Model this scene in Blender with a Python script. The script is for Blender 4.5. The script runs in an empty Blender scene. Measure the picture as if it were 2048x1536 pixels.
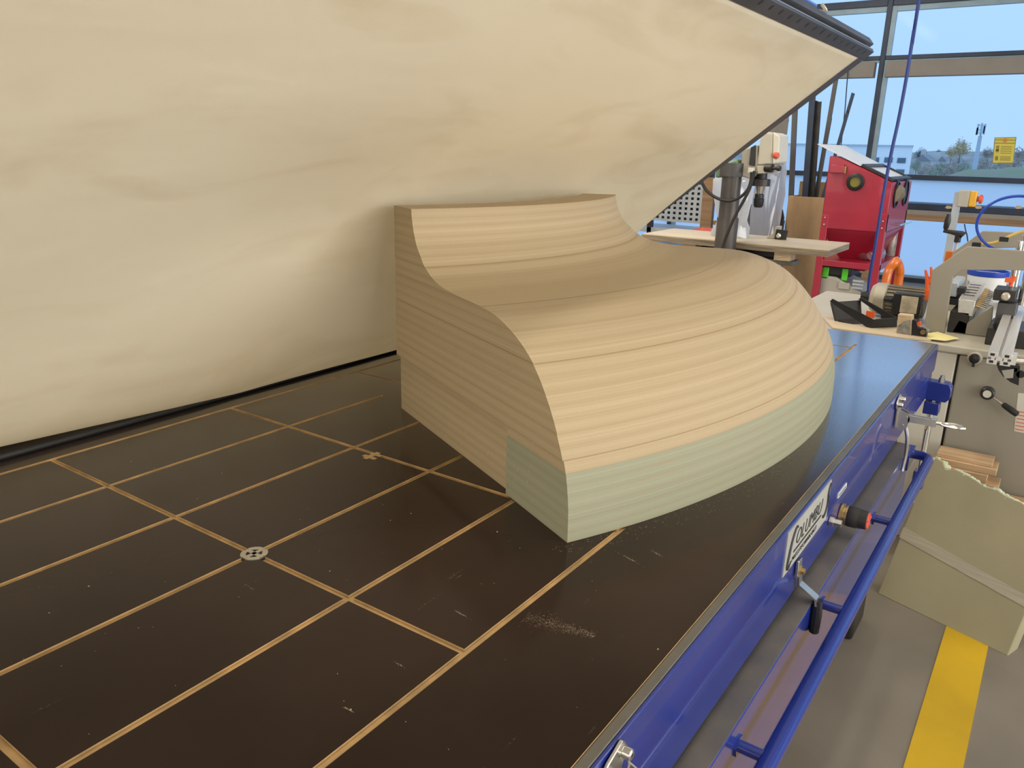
import bpy, bmesh, math, random
from mathutils import Vector, Matrix
import numpy as np
random.seed(7)
SC = bpy.context.scene
COL = SC.collection
pi = math.pi

# ------------------------------------------------------------------ camera
F_PX = 1584.2
RM = np.array([[0.5735899844806565, -0.8188219805018605, 0.02291492853762539],
               [-0.22195616387923656, -0.18228779791616478, -0.957865658662637],
               [0.7884985675439666, 0.5443360386527835, -0.28630104086970865]])
CP = np.array([-0.2370855920587152, -0.2893928016294201, 1.3980359542993823])
cam = bpy.data.cameras.new('camera')
cam.sensor_width = 36.0
cam.lens = F_PX / 2048 * 36
cam.clip_start = 0.02
cam.clip_end = 2000
camo = bpy.data.objects.new('camera', cam)
COL.objects.link(camo)
mw = Matrix.Identity(4)
for i in range(3):
    mw[i][0] = RM[0][i]; mw[i][1] = -RM[1][i]; mw[i][2] = -RM[2][i]; mw[i][3] = CP[i]
camo.matrix_world = mw
SC.camera = camo
SC.view_settings.view_transform = 'Standard'
SC.view_settings.look = 'None'
SC.view_settings.gamma = 1
SC.view_settings.use_curve_mapping = False
SC.view_settings.exposure = 0.0

# ------------------------------------------------------------------ sky
wd = bpy.data.worlds.new('sky'); SC.world = wd; wd.use_nodes = True
nt = wd.node_tree; nt.nodes.clear()
tc = nt.nodes.new('ShaderNodeTexCoord'); sp = nt.nodes.new('ShaderNodeSeparateXYZ')
rp = nt.nodes.new('ShaderNodeValToRGB'); bg = nt.nodes.new('ShaderNodeBackground'); wo = nt.nodes.new('ShaderNodeOutputWorld')
mr = nt.nodes.new('ShaderNodeMapRange'); mr.inputs[1].default_value = -0.05; mr.inputs[2].default_value = 0.6
nz = nt.nodes.new('ShaderNodeTexNoise'); nz.inputs['Scale'].default_value = 2.5; nz.inputs['Detail'].default_value = 3
mx = nt.nodes.new('ShaderNodeMix'); mx.data_type = 'RGBA'; mx.blend_type = 'MULTIPLY'; mx.inputs[0].default_value = 0.10
nt.links.new(tc.outputs['Generated'], sp.inputs[0]); nt.links.new(sp.outputs[2], mr.inputs[0]); nt.links.new(mr.outputs[0], rp.inputs[0])
nt.links.new(tc.outputs['Generated'], nz.inputs['Vector'])
e = rp.color_ramp.elements
e[0].position = 0.0; e[0].color = (0.41, 0.65, 1.02, 1)
e[1].position = 1.0; e[1].color = (0.44, 0.70, 1.16, 1)
nt.links.new(rp.outputs[0], mx.inputs[6]); nt.links.new(nz.outputs[0], mx.inputs[7])
nt.links.new(mx.outputs[2], bg.inputs[0]); nt.links.new(bg.outputs[0], wo.inputs[0])
bg.inputs[1].default_value = 1.15


def area(name, loc, size, power, col, rot=(0, 0, 0)):
    l = bpy.data.lights.new(name, 'AREA'); l.shape = 'RECTANGLE'; l.size, l.size_y = size
    l.energy = power; l.color = col
    o = bpy.data.objects.new(name, l); o.location = loc; o.rotation_euler = rot
    COL.objects.link(o); return o


WARM = (1.0, 0.91, 0.77)
# strip lamps overhead, some added, and unseen fill lights behind and beside the camera
area('overhead_light', (1.6, -0.05, 4.2), (5.0, 0.25), 36, WARM)
area('overhead_light', (1.0, -3.0, 4.2), (8.0, 0.3), 70, WARM)  # unseen strip added to light the underside of the membrane
area('overhead_light', (1.0, -5.6, 4.2), (8.0, 0.3), 70, WARM)  # another added strip further out, also for the membrane
area('overhead_light', (5.5, 2.6, 4.2), (6.0, 0.3), 90, (1, .9, .75))
area('overhead_light', (.5, 3.4, 4.2), (7.0, 0.3), 260, WARM)  # added behind the lid so light glows through the membrane
area('rear_fill_light', (-6.8, .5, 2.0), (2.8, 9.0), 230, (1.0, .94, .82), (0, math.radians(-90), 0))  # added fill for the mould end and membrane, before a blank wall
area('side_fill_light', (0.6, -6.8, 1.6), (9.0, 2.6), 430, (1.0, 0.93, 0.80), (math.radians(90), 0, 0))  # unseen fill added from the right to brighten the membrane


# ------------------------------------------------------------------ helpers
def P(u, v, x=None, y=None, z=None):
    d = RM.T @ np.array([(u - 1024) / F_PX, (v - 768) / F_PX, 1.0])
    t = (x - CP[0]) / d[0] if x is not None else (y - CP[1]) / d[1] if y is not None else (z - CP[2]) / d[2]
    return Vector(CP + t * d)


class MB:
    def __init__(s, m=None):
        s.bm = bmesh.new(); s.m = m or Matrix.Identity(4)

    def vs(s, pts):
        return [s.bm.verts.new(s.m @ Vector(p)) for p in pts]

    def face(s, vs, mi=0):
        try:
            f = s.bm.faces.new(vs); f.material_index = mi; return f
        except ValueError:
            return None

    def box(s, x0, x1, y0, y1, z0, z1, mi=0, m=None):
        p = [(x, y, z) for x in (x0, x1) for y in (y0, y1) for z in (z0, z1)]
        if m is not None: p = [m @ Vector(q) for q in p]
        v = s.vs(p)
        for q in ((0, 1, 3, 2), (4, 6, 7, 5), (0, 4, 5, 1), (2, 3, 7, 6), (0, 2, 6, 4), (1, 5, 7, 3)):
            s.face([v[i] for i in q], mi)
        return s

    def prism(s, pts, vec, mi=0):
        vec = Vector(vec); a = s.vs(pts); b = s.vs([Vector(p) + vec for p in pts]); n = len(pts)
        s.face(a[::-1], mi); s.face(b, mi)
        for i in range(n): s.face([a[i], a[(i + 1) % n], b[(i + 1) % n], b[i]], mi)
        return s

    def loft(s, rings, cap=True, mi=0):
        R = [s.vs(r) for r in rings]; n = len(R[0])
        for a, b in zip(R, R[1:]):
            for i in range(n): s.face([a[i], a[(i + 1) % n], b[(i + 1) % n], b[i]], mi)
        if cap: s.face(R[0][::-1], mi); s.face(R[-1], mi)
        return s

    def lathe(s, prof, o, ax, n=20, mi=0):
        o = Vector(o); ax = Vector(ax).normalized()
        u = ax.orthogonal().normalized(); w = ax.cross(u)
        s.loft([[o + ax * h + (u * math.cos(2 * pi * i / n) + w * math.sin(2 * pi * i / n)) * max(r, 1e-5) for i in range(n)] for r, h in prof], True, mi)
        return s

    def cyl(s, p0, p1, r, r1=None, n=16, mi=0):
        p0, p1 = Vector(p0), Vector(p1)
        return s.lathe([(r, 0), (r if r1 is None else r1, (p1 - p0).length)], p0, p1 - p0, n, mi)

    def tube(s, pts, r, n=8, mi=0):
        pts = [Vector(p) for p in pts]; rings = []; u = None
        for i, p in enumerate(pts):
            t = (pts[min(i + 1, len(pts) - 1)] - pts[max(i - 1, 0)]).normalized()
            u = (u - t * u.dot(t)).normalized() if u is not None and (u - t * u.dot(t)).length > 1e-6 else t.orthogonal().normalized()
            w = t.cross(u); rr = r[i] if isinstance(r, (list, tuple)) else r
            rings.append([p + (u * math.cos(2 * pi * k / n) + w * math.sin(2 * pi * k / n)) * rr for k in range(n)])
        return s.loft(rings, True, mi)

    def ball(s, c, r, n=14, mi=0):
        r = (r, r, r) if isinstance(r, (int, float)) else r; c = Vector(c)
        rings = []
        for i in range(n // 2 + 1):
            t = pi * i / (n // 2); q = max(math.sin(t), 1e-4)
            rings.append([c + Vector((r[0] * q * math.cos(2 * pi * k / n), r[1] * q * math.sin(2 * pi * k / n), -r[2] * math.cos(t))) for k in range(n)])
        return s.loft(rings, True, mi)

    def grid(s, fn, nu, nv, mi=0):
        V = [[s.bm.verts.new(s.m @ Vector(fn(i / nu, j / nv))) for j in range(nv + 1)] for i in range(nu + 1)]
        for i in range(nu):
            for j in range(nv): s.face([V[i][j], V[i + 1][j], V[i + 1][j + 1], V[i][j + 1]], mi)
        return s

    def build(s, name, mats, parent=None, smooth=35, bevel=0, solid=0, normals=True):
        if normals: bmesh.ops.recalc_face_normals(s.bm, faces=s.bm.faces)
        if parent is not None:
            o_ = parent
            while o_.parent: o_ = o_.parent
            bmesh.ops.translate(s.bm, verts=s.bm.verts, vec=-Vector(o_.location))
        me = bpy.data.meshes.new(name); s.bm.to_mesh(me); s.bm.free()
        for m in (mats if isinstance(mats, (list, tuple)) else [mats]): me.materials.append(m)
        if smooth:
            me.shade_smooth(); me.set_sharp_from_angle(angle=math.radians(smooth))
        o = bpy.data.objects.new(name, me); COL.objects.link(o)
        if parent is not None: o.parent = parent
        if solid:
            q = o.modifiers.new('solid', 'SOLIDIFY'); q.thickness = solid; q.offset = 0
        if bevel:
            q = o.modifiers.new('bevel', 'BEVEL'); q.width = bevel; q.segments = 2; q.limit_method = 'ANGLE'; q.angle_limit = math.radians(40)
        return o


def spl(pts, n=6):
    pts = [Vector(p) for p in pts]; r = []
    for i in range(len(pts) - 1):
        a, b, c, d = [pts[min(max(k, 0), len(pts) - 1)] for k in (i - 1, i, i + 1, i + 2)]
        for k in range(n):
            t = k / n; r.append(.5 * ((2 * b) + (c - a) * t + (2 * a - 5 * b + 4 * c - d) * t * t + (3 * b - a - 3 * c + d) * t ** 3))
    return r + [pts[-1]]


def tag(o, label, cat, group=None):
    o['label'] = label; o['category'] = cat
    if group: o['group'] = group
    return o


def thing(name, label, cat, loc=(0, 0, 0), group=None):
    o = bpy.data.objects.new(name, None); COL.objects.link(o); o.location = loc; o.empty_display_size = .05
    return tag(o, label, cat, group)


def struct(name, mb, m, parent=None, **k):
    o = mb.build(name, m, parent, **k)
    if parent is None: o['kind'] = 'structure'
    return o


def text_bm(mb, txt, size, mat4, depth=0.0006, shear=0.0, mi=0, spacing=1.0, thin=0.0):
    c = bpy.data.curves.new('t', 'FONT'); c.body = txt; c.size = size; c.shear = shear; c.extrude = depth; c.space_character = spacing; c.offset = thin
    o = bpy.data.objects.new('t', c); COL.objects.link(o)
    dg = bpy.context.evaluated_depsgraph_get(); me = bpy.data.meshes.new_from_object(o.evaluated_get(dg))
    w = o.dimensions.x
    v = [mb.bm.verts.new(mb.m @ (mat4 @ q.co)) for q in me.vertices]
    for p in me.polygons: mb.face([v[i] for i in p.vertices], mi)
    bpy.data.objects.remove(o); bpy.data.meshes.remove(me); bpy.data.curves.remove(c)
    return w


# ------------------------------------------------------------------ materials
def mat(name, col, rough=.5, metal=0.0, var=.08, scale=6, bump=0.0, bscale=90, spec=.5, coat=0.0, stretch=None, col2=None, trans=0.0, alpha=1.0, detail=4):
    m = bpy.data.materials.new(name); m.use_nodes = True; n = m.node_tree.nodes; L = m.node_tree.links
    b = n['Principled BSDF']; tc = n.new('ShaderNodeTexCoord'); mp = n.new('ShaderNodeMapping')
    L.new(tc.outputs['Object'], mp.inputs[0])
    if stretch: mp.inputs['Scale'].default_value = stretch
    no = n.new('ShaderNodeTexNoise'); no.inputs['Scale'].default_value = scale; no.inputs['Detail'].default_value = detail
    L.new(mp.outputs[0], no.inputs['Vector'])
    r = n.new('ShaderNodeValToRGB'); L.new(no.outputs[0], r.inputs[0])
    c2 = col2 or tuple(min(1, c * (1 + var)) for c in col); c1 = col if col2 else tuple(c * (1 - var) for c in col)
    r.color_ramp.elements[0].position = .32; r.color_ramp.elements[1].position = .68
    r.color_ramp.elements[0].color = (*c1, 1); r.color_ramp.elements[1].color = (*c2, 1)
    L.new(r.outputs[0], b.inputs['Base Color'])
    b.inputs['Roughness'].default_value = rough; b.inputs['Metallic'].default_value = metal
    b.inputs['Specular IOR Level'].default_value = spec; b.inputs['Coat Weight'].default_value = coat
    b.inputs['Transmission Weight'].default_value = trans; b.inputs['Alpha'].default_value = alpha
    if bump:
        n2 = n.new('ShaderNodeTexNoise'); n2.inputs['Scale'].default_value = bscale; n2.inputs['Detail'].default_value = 3
        L.new(mp.outputs[0], n2.inputs['Vector'])
        bp = n.new('ShaderNodeBump'); bp.inputs['Strength'].default_value = bump; bp.inputs['Distance'].default_value = .004
        L.new(n2.outputs[0], bp.inputs['Height']); L.new(bp.outputs[0], b.inputs['Normal'])
    return m


def glassy(name, tint=(1, 1, 1), gloss=.06, film=0.0, filmcol=(.8, .9, 1)):
    m = bpy.data.materials.new(name); m.use_nodes = True; n = m.node_tree.nodes; L = m.node_tree.links; n.clear()
    out = n.new('ShaderNodeOutputMaterial'); t = n.new('ShaderNodeBsdfTransparent'); g = n.new('ShaderNodeBsdfGlossy')
    t.inputs[0].default_value = (*tint, 1); g.inputs['Roughness'].default_value = .05
    mxs = n.new('ShaderNodeMixShader'); mxs.inputs[0].default_value = gloss
    L.new(t.outputs[0], mxs.inputs[1]); L.new(g.outputs[0], mxs.inputs[2]); last = mxs.outputs[0]
    if film:
        d = n.new('ShaderNodeBsdfTranslucent'); d.inputs[0].default_value = (*filmcol, 1)
        no = n.new('ShaderNodeTexNoise'); no.inputs['Scale'].default_value = 1.5
        mm = n.new('ShaderNodeMapRange'); mm.inputs[3].default_value = film - .04; mm.inputs[4].default_value = film + .04
        L.new(no.outputs[0], mm.inputs[0])
        m2 = n.new('ShaderNodeMixShader'); L.new(mm.outputs[0], m2.inputs[0])
        L.new(last, m2.inputs[1]); L.new(d.outputs[0], m2.inputs[2]); last = m2.outputs[0]
    L.new(last, out.inputs[0]); return m


def mdf_mat(name, green=False, end=False):
    m = bpy.data.materials.new(name); m.use_nodes = True; n = m.node_tree.nodes; L = m.node_tree.links; b = n['Principled BSDF']
    tc = n.new('ShaderNodeTexCoord'); s = n.new('ShaderNodeSeparateXYZ'); L.new(tc.outputs['Object'], s.inputs[0])

    def M(op, a, bb=None, c=None):
        q = n.new('ShaderNodeMath'); q.operation = op
        for i, v in enumerate((a, bb, c)):
            if v is None: continue
            if isinstance(v, (int, float)): q.inputs[i].default_value = v
            else: L.new(v, q.inputs[i])
        return q.outputs[0]
    z = s.outputs[2]
    lay = M('DIVIDE', z, .0172); fr = M('FRACT', M('ADD', lay, 40.5)); dist = M('ABSOLUTE', M('SUBTRACT', fr, .5))     # 0 at a glue line
    line = M('LESS_THAN', dist, .030 if not green else .045)
    nb = n.new('ShaderNodeTexNoise'); nb.inputs['Scale'].default_value = 14; nb.inputs['Detail'].default_value = 4; L.new(tc.outputs['Object'], nb.inputs['Vector'])
    lnstr = M('MULTIPLY', line, M('MULTIPLY', M('SUBTRACT', nb.outputs[0], .28), 1.9 if green else 1.25))
    for zk, tk in ((7 * .0172, .0006), (14 * .0172, .0006), (.2950, .00006), (19 * .0172, .0005)):
        lnstr = M('MAXIMUM', lnstr, M('MULTIPLY', M('LESS_THAN', M('ABSOLUTE', M('SUBTRACT', z, zk)), tk), .85))
    # density bands inside every sheet
    cx = n.new('ShaderNodeCombineXYZ'); L.new(M('MULTIPLY', z, 1.0), cx.inputs[2])
    w1 = n.new('ShaderNodeTexNoise'); w1.noise_dimensions = '1D'; w1.inputs['Detail'].default_value = 2.5; w1.inputs['Scale'].default_value = 1; L.new(M('MULTIPLY', z, 360.0), w1.inputs['W'])
    sheet = n.new('ShaderNodeTexWhiteNoise'); sheet.noise_dimensions = '1D'; L.new(M('FLOOR', M('ADD', lay, 40)), sheet.inputs['W'])
    band = M('ADD', M('MULTIPLY', w1.outputs[0], .60), M('ADD', M('MULTIPLY', sheet.outputs[0], .14), M('MULTIPLY', dist, .55)))
    fine = n.new('ShaderNodeTexNoise'); fine.inputs['Scale'].default_value = 420; fine.inputs['Detail'].default_value = 2; L.new(tc.outputs['Object'], fine.inputs['Vector'])
    band = M('ADD', band, M('MULTIPLY', M('SUBTRACT', fine.outputs[0], .5), .25))
    r = n.new('ShaderNodeValToRGB'); L.new(band, r.inputs[0])
    ee = r.color_ramp.elements; ee[0].position = .22; ee[1].position = .95
    if green:
        ee[0].color = (.265, .275, .188, 1); ee[1].color = (.36, .345, .24, 1)
    else:
        ee[0].color = (.385, .293, .174, 1); ee[1].color = (.50, .395, .250, 1)
    mxx = n.new('ShaderNodeMix'); mxx.data_type = 'RGBA'; L.new(lnstr, mxx.inputs[0]); L.new(r.outputs[0], mxx.inputs[6])
    mxx.inputs[7].default_value = (.40, .235, .14, 1) if green else (.38, .26, .14, 1)
    L.new(mxx.outputs[2], b.inputs['Base Color']); b.inputs['Roughness'].default_value = .62; b.inputs['Specular IOR Level'].default_value = .3
    bp = n.new('ShaderNodeBump'); bp.inputs['Strength'].default_value = .2; bp.inputs['Distance'].default_value = .0006
    L.new(M('ADD', M('MULTIPLY', line, -1.0), M('MULTIPLY', fine.outputs[0], .5)), bp.inputs['Height']); L.new(bp.outputs[0], b.inputs['Normal'])
    return m


def film_mat():
    m = mat('phenolic_film', (.032, .0200, .0145), .5, 0, .22, 3, spec=.0)
    n = m.node_tree.nodes; L = m.node_tree.links; b = n['Principled BSDF']; tc = n['Texture Coordinate']
    rampo = [q for q in n if q.type == 'VALTORGB'][0]
    # worn pale scratches and dust
    mp = n.new('ShaderNodeMapping'); mp.inputs['Scale'].default_value = (3, 22, 1); mp.inputs['Rotation'].default_value = (0, 0, .5); L.new(tc.outputs['Object'], mp.inputs[0])
    a = n.new('ShaderNodeTexNoise'); a.inputs['Scale'].default_value = 4; a.inputs['Detail'].default_value = 8; L.new(mp.outputs[0], a.inputs['Vector'])
    r2 = n.new('ShaderNodeValToRGB'); r2.color_ramp.elements[0].position = .70; r2.color_ramp.elements[1].position = .80; L.new(a.outputs[0], r2.inputs[0])
    f = n.new('ShaderNodeTexNoise'); f.inputs['Scale'].default_value = 300; L.new(tc.outputs['Object'], f.inputs['Vector'])
    r3 = n.new('ShaderNodeValToRGB'); r3.color_ramp.elements[0].position = .48; r3.color_ramp.elements[1].position = .66; L.new(f.outputs[0], r3.inputs[0])
    mu = n.new('ShaderNodeMath'); mu.operation = 'MULTIPLY'; L.new(r2.outputs[0], mu.inputs[0]); L.new(r3.outputs[0], mu.inputs[1])
    # browner, drier film towards the front strip where people lean
    s = n.new('ShaderNodeSeparateXYZ'); L.new(tc.outputs['Object'], s.inputs[0])
    mx1 = n.new('ShaderNodeMix'); mx1.data_type = 'RGBA'; mx1.inputs[7].default_value = (.35, .30, .26, 1)
    m2 = n.new('ShaderNodeMath'); m2.operation = 'MULTIPLY'; m2.inputs[1].default_value = .5; L.new(mu.outputs[0], m2.inputs[0])
    L.new(m2.outputs[0], mx1.inputs[0]); L.new(rampo.outputs[0], mx1.inputs[6]); L.new(mx1.outputs[2], b.inputs['Base Color'])
    # fine mesh texture of the film
    br = n.new('ShaderNodeTexNoise'); br.inputs['Scale'].default_value = 500; br.inputs['Detail'].default_value = 1; L.new(tc.outputs['Object'], br.inputs['Vector'])
    wv = n.new('ShaderNodeTexNoise'); wv.inputs['Scale'].default_value = 9; L.new(mp.outputs[0], wv.inputs['Vector'])
    ad = n.new('ShaderNodeMath'); ad.operation = 'MULTIPLY_ADD'; ad.inputs[1].default_value = .25; L.new(br.outputs[0], ad.inputs[0]); L.new(wv.outputs[0], ad.inputs[2])
    bp = n.new('ShaderNodeBump'); bp.inputs['Strength'].default_value = .04; bp.inputs['Distance'].default_value = .001; L.new(ad.outputs[0], bp.inputs['Height']); L.new(bp.outputs[0], b.inputs['Normal'])
    fz = n.new('ShaderNodeFresnel'); fz.inputs[0].default_value = 1.5; pw = n.new('ShaderNodeMath'); pw.operation = 'POWER'; pw.inputs[1].default_value = 2.5; L.new(fz.outputs[0], pw.inputs[0])
    ml = n.new('ShaderNodeMath'); ml.operation = 'MULTIPLY'; ml.inputs[1].default_value = 22.0; L.new(pw.outputs[0], ml.inputs[0]); mn = n.new('ShaderNodeMath'); mn.operation = 'MINIMUM'; mn.inputs[1].default_value = .85; L.new(ml.outputs[0], mn.inputs[0])
    gl = n.new('ShaderNodeBsdfGlossy'); gl.inputs['Roughness'].default_value = .15; L.new(bp.outputs[0], gl.inputs['Normal'])
    ms = n.new('ShaderNodeMixShader'); L.new(mn.outputs[0], ms.inputs[0]); L.new(b.outputs[0], ms.inputs[1]); L.new(gl.outputs[0], ms.inputs[2]); L.new(ms.outputs[0], n['Material Output'].inputs[0])
    return m


def silicone_mat():
    m = mat('silicone', (.80, .75, .625), .5, 0, .03, 1.4, spec=.35, col2=(.85, .805, .69))
    n = m.node_tree.nodes; L = m.node_tree.links; b = n['Principled BSDF']; tc = n['Texture Coordinate']
    rampo = [q for q in n if q.type == 'VALTORGB'][0]
    mp = n.new('ShaderNodeMapping'); mp.inputs['Scale'].default_value = (1.2, 3.2, 3.2); mp.inputs['Rotation'].default_value = (.2, .35, .2); L.new(tc.outputs['Object'], mp.inputs[0])
    a = n.new('ShaderNodeTexNoise'); a.inputs['Scale'].default_value = 2.2; a.inputs['Detail'].default_value = 6; a.inputs['Distortion'].default_value = 1.2; L.new(mp.outputs[0], a.inputs['Vector'])
    r2 = n.new('ShaderNodeValToRGB'); r2.color_ramp.elements[0].position = .50; r2.color_ramp.elements[1].position = .78; L.new(a.outputs[0], r2.inputs[0])
    mu = n.new('ShaderNodeMath'); mu.operation = 'MULTIPLY'; mu.inputs[1].default_value = .55; L.new(r2.outputs[0], mu.inputs[0])
    mx = n.new('ShaderNodeMix'); mx.data_type = 'RGBA'; mx.inputs[7].default_value = (.62, .53, .36, 1)
    L.new(mu.outputs[0], mx.inputs[0]); L.new(rampo.outputs[0], mx.inputs[6]); L.new(mx.outputs[2], b.inputs['Base Color'])
    w = n.new('ShaderNodeTexNoise'); w.inputs['Scale'].default_value = 1.5; w.inputs['Detail'].default_value = 3.5; w.inputs['Distortion'].default_value = .6; L.new(mp.outputs[0], w.inputs['Vector'])
    bp = n.new('ShaderNodeBump'); bp.inputs['Strength'].default_value = .26; bp.inputs['Distance'].default_value = .02; L.new(w.outputs[0], bp.inputs['Height']); L.new(bp.outputs[0], b.inputs['Normal'])
    out = n['Material Output']; t = n.new('ShaderNodeBsdfTranslucent'); t.inputs[0].default_value = (.84, .77, .62, 1)
    ms = n.new('ShaderNodeMixShader'); ms.inputs[0].default_value = .34
    L.new(b.outputs[0], ms.inputs[1]); L.new(t.outputs[0], ms.inputs[2]); L.new(ms.outputs[0], out.inputs[0])
    return m


M = dict(
    mdf=mdf_mat('mdf_layers'), green=mdf_mat('moisture_resistant_mdf', True), film=film_mat(), sil=silicone_mat(),
    ply=mat('plywood_core', (.50, .33, .15), .7, 0, .2, 30, stretch=(1, 1, 1)),
    blue=mat('blue_enamel', (.012, .028, .22), .26, 0, .12, 5, coat=.4, spec=.5),
    dustblue=mat('dusty_blue_enamel', (.075, .075, .085), .55, 0, .3, 9, bump=.1, col2=(.155, .135, .11), detail=9),
    greysteel=mat('grey_steel', (.16, .15, .13), .45, .5, .15, 10),
    lidgrey=mat('anodised_frame', (.085, .085, .095), .42, .45, .2, 8, bump=.05),
    lidpale=mat('pale_gasket', (.60, .55, .45), .6, 0, .12, 12),
    lidsilver=mat('brushed_frame_edge', (.33, .33, .33), .35, .7, .12, 12),
    chrome=mat('chrome', (.72, .70, .66), .2, 1, .05, 15),
    zinc=mat('zinc_plate', (.62, .60, .55), .32, 1, .1, 25),
    black=mat('black_plastic', (.012, .012, .014), .4, 0, .3, 10),
    rubber=mat('black_rubber', (.018, .017, .017), .6, 0, .2, 20),
    darksteel=mat('dark_steel', (.045, .042, .040), .45, .6, .3, 9),
    rust=mat('weathered_steel', (.085, .082, .085), .5, .5, .35, 7, stretch=(1, 1, .3)),
    plate=mat('plate_aluminium', (.56, .56, .52), .38, .35, .05, 20),
    ink=mat('ink', (.02, .02, .02), .6, 0, .1, 10),
    red=mat('red_enamel', (.34, .014, .040), .38, 0, .10, 5, coat=.2),
    redrubber=mat('red_cap', (.62, .10, .06), .6, 0, .2, 40),
    cream=mat('cream_machine_paint', (.46, .43, .355), .45, 0, .06, 4),
    creamlight=mat('pale_paint_and_light', (.60, .58, .505), .45, 0, .05, 4),
    taupe=mat('taupe_paint_and_shade', (.30, .275, .225), .45, 0, .06, 3),
    greentool=mat('green_machine_paint', (.13, .20, .12), .45, 0, .15, 5),
    concrete=mat('concrete', (.215, .19, .155), .5, 0, .18, 2.2, bump=.05, bscale=40, detail=9),
    yellow=mat('floor_yellow', (.60, .38, .010), .5, 0, .10, 4, detail=8),
    foam=mat('foam', (.33, .30, .19), .8, 0, .05, 5, bump=.1, bscale=200),
    foamtorn=mat('torn_foam', (.50, .54, .40), .85, 0, .15, 40, bump=.6, bscale=90),
    tape=mat('clear_tape', (.42, .38, .30), .25, 0, .10, 6, stretch=(1, 1, 40)),
    oak=mat('planed_timber', (.50, .34, .20), .55, 0, .2, 4, stretch=(6, 1, 12)),
    plytan=mat('birch_plywood', (.42, .28, .15), .6, 0, .22, 3, stretch=(2, 2, .6), detail=7),
    plypale=mat('pale_plywood', (.58, .48, .34), .5, 0, .10, 5, stretch=(1, .2, 1)),
    plyedge=mat('plywood_edge', (.24, .19, .13), .7, 0, .4, 60, stretch=(.1, .1, 3)),
    wood=mat('brown_timber', (.28, .17, .095), .6, 0, .25, 4, stretch=(4, .3, 8)),
    frame=mat('window_frame', (.028, .042, .075), .4, .3, .15, 6),
    framelight=mat('window_gasket', (.24, .34, .42), .4, .2, .1, 6),
    blind=mat('blind_box', (.26, .24, .22), .6, 0, .06, 5),
    glass=glassy('window_glass', (.99, 1.0, 1.0), .0012), frost=glassy('frosted_glass', (.9, .96, 1), .02, .80, (.97, .99, 1.0)),
    wall=mat('painted_wall', (.56, .53, .47), .8, 0, .04, 3), ceil=mat('ceiling_board', (.62, .60, .55), .85, 0, .04, 3),
    hose=mat('blue_hose', (.012, .055, .42), .35, 0, .1, 10), hosedark=mat('dark_blue_hose', (.010, .03, .20), .4, 0, .1, 10),
    orange=mat('orange_plastic', (.66, .16, .02), .3, 0, .1, 8, coat=.4), orangered=mat('orange_handle', (.80, .12, .025), .4, 0, .1, 8),
    grey=mat('light_grey_plastic', (.40, .385, .34), .4, 0, .06, 8), lime=mat('green_clip', (.10, .62, .03), .4, 0, .1, 8),
    white=mat('white_plastic', (.74, .76, .78), .4, 0, .05, 8), brass=mat('brass', (.42, .30, .14), .4, .9, .15, 20),
    alu=mat('aluminium', (.66, .65, .62), .38, .55, .06, 12, stretch=(.3, 6, 6)), paper=mat('paper', (.80, .72, .33), .6, 0, .06, 12),
    sheet=mat('yellow_notice', (.72, .62, .10), .6, 0, .04, 12), felt=mat('grey_felt', (.24, .23, .21), .9, 0, .3, 60),
    tan=mat('tan_wood_block', (.56, .42, .26), .6, 0, .15, 20, stretch=(1, 1, 5)), glove=mat('canvas_glove', (.25, .21, .15), .8, 0, .2, 12),
    yel=mat('yellow_cable', (.60, .42, .10), .5, 0, .1, 12), perf=mat('pale_grey_steel', (.46, .51, .57), .45, .3, .1, 6),
    motor=mat('cast_aluminium', (.50, .46, .38), .4, .55, .1, 12), motorfin=mat('grey_motor_housing', (.26, .235, .19), .5, .3, .12, 12),
    nplate=mat('worn_nameplate', (.50, .43, .32), .5, .1, .25, 30), can=mat('spray_can', (.40, .35, .32), .35, .2, .35, 18),
    bag=glassy('clear_polythene', (.95, .96, .97), .12, .45, (.92, .93, .95)),
)
M['sill'] = M['frame']

T = .85                      # table top height
SX = .186                    # groove module
Y = lambda k: (7 - k) * SX   # long grooves counted from the hinge side

# ------------------------------------------------------------------ setting
WX = 10.0
struct('floor', MB().box(-7, WX + .1, -7, 7, -.12, 0), M['concrete'])
a, b_ = P(1885, 1255, z=0), P(1968, 1300, z=0); c_, d_ = P(1815, 1536, z=0), P(1935, 1536, z=0)
y1 = (a.y + c_.y) / 2; y0 = (b_.y + d_.y) / 2
o = MB().box(-4, 6.5, y0, y1, .0002, .0018).build('floor_marking', M['yellow'])
tag(o, 'painted yellow line on the concrete floor beside the blue press', 'floor marking'); o['kind'] = 'structure'
struct('ceiling', MB().box(-7, WX + .2, -7, 7, 4.6, 4.75), M['ceil'])
struct('wall_left', MB().box(-7, WX + .2, 7, 7.15, -.1, 4.75), M['wall'])
w = MB(); w.box(-7, WX + .2, -7.15, -7, -.1, .9); w.box(-7, WX + .2, -7.15, -7, 3.3, 4.75)
struct('wall_right', w, M['wall'])
w = MB(); w.box(-7.15, -7, -7, 7, -.1, 4.75)
struct('wall_back', w, M['wall'])
struct('wall_front', MB().box(WX - .02, WX + .2, -7, 7, 4.35, 4.75), M['wall'])
MULL = [7, 4.25, 1.835, -.95, -3.6, -7]
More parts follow.
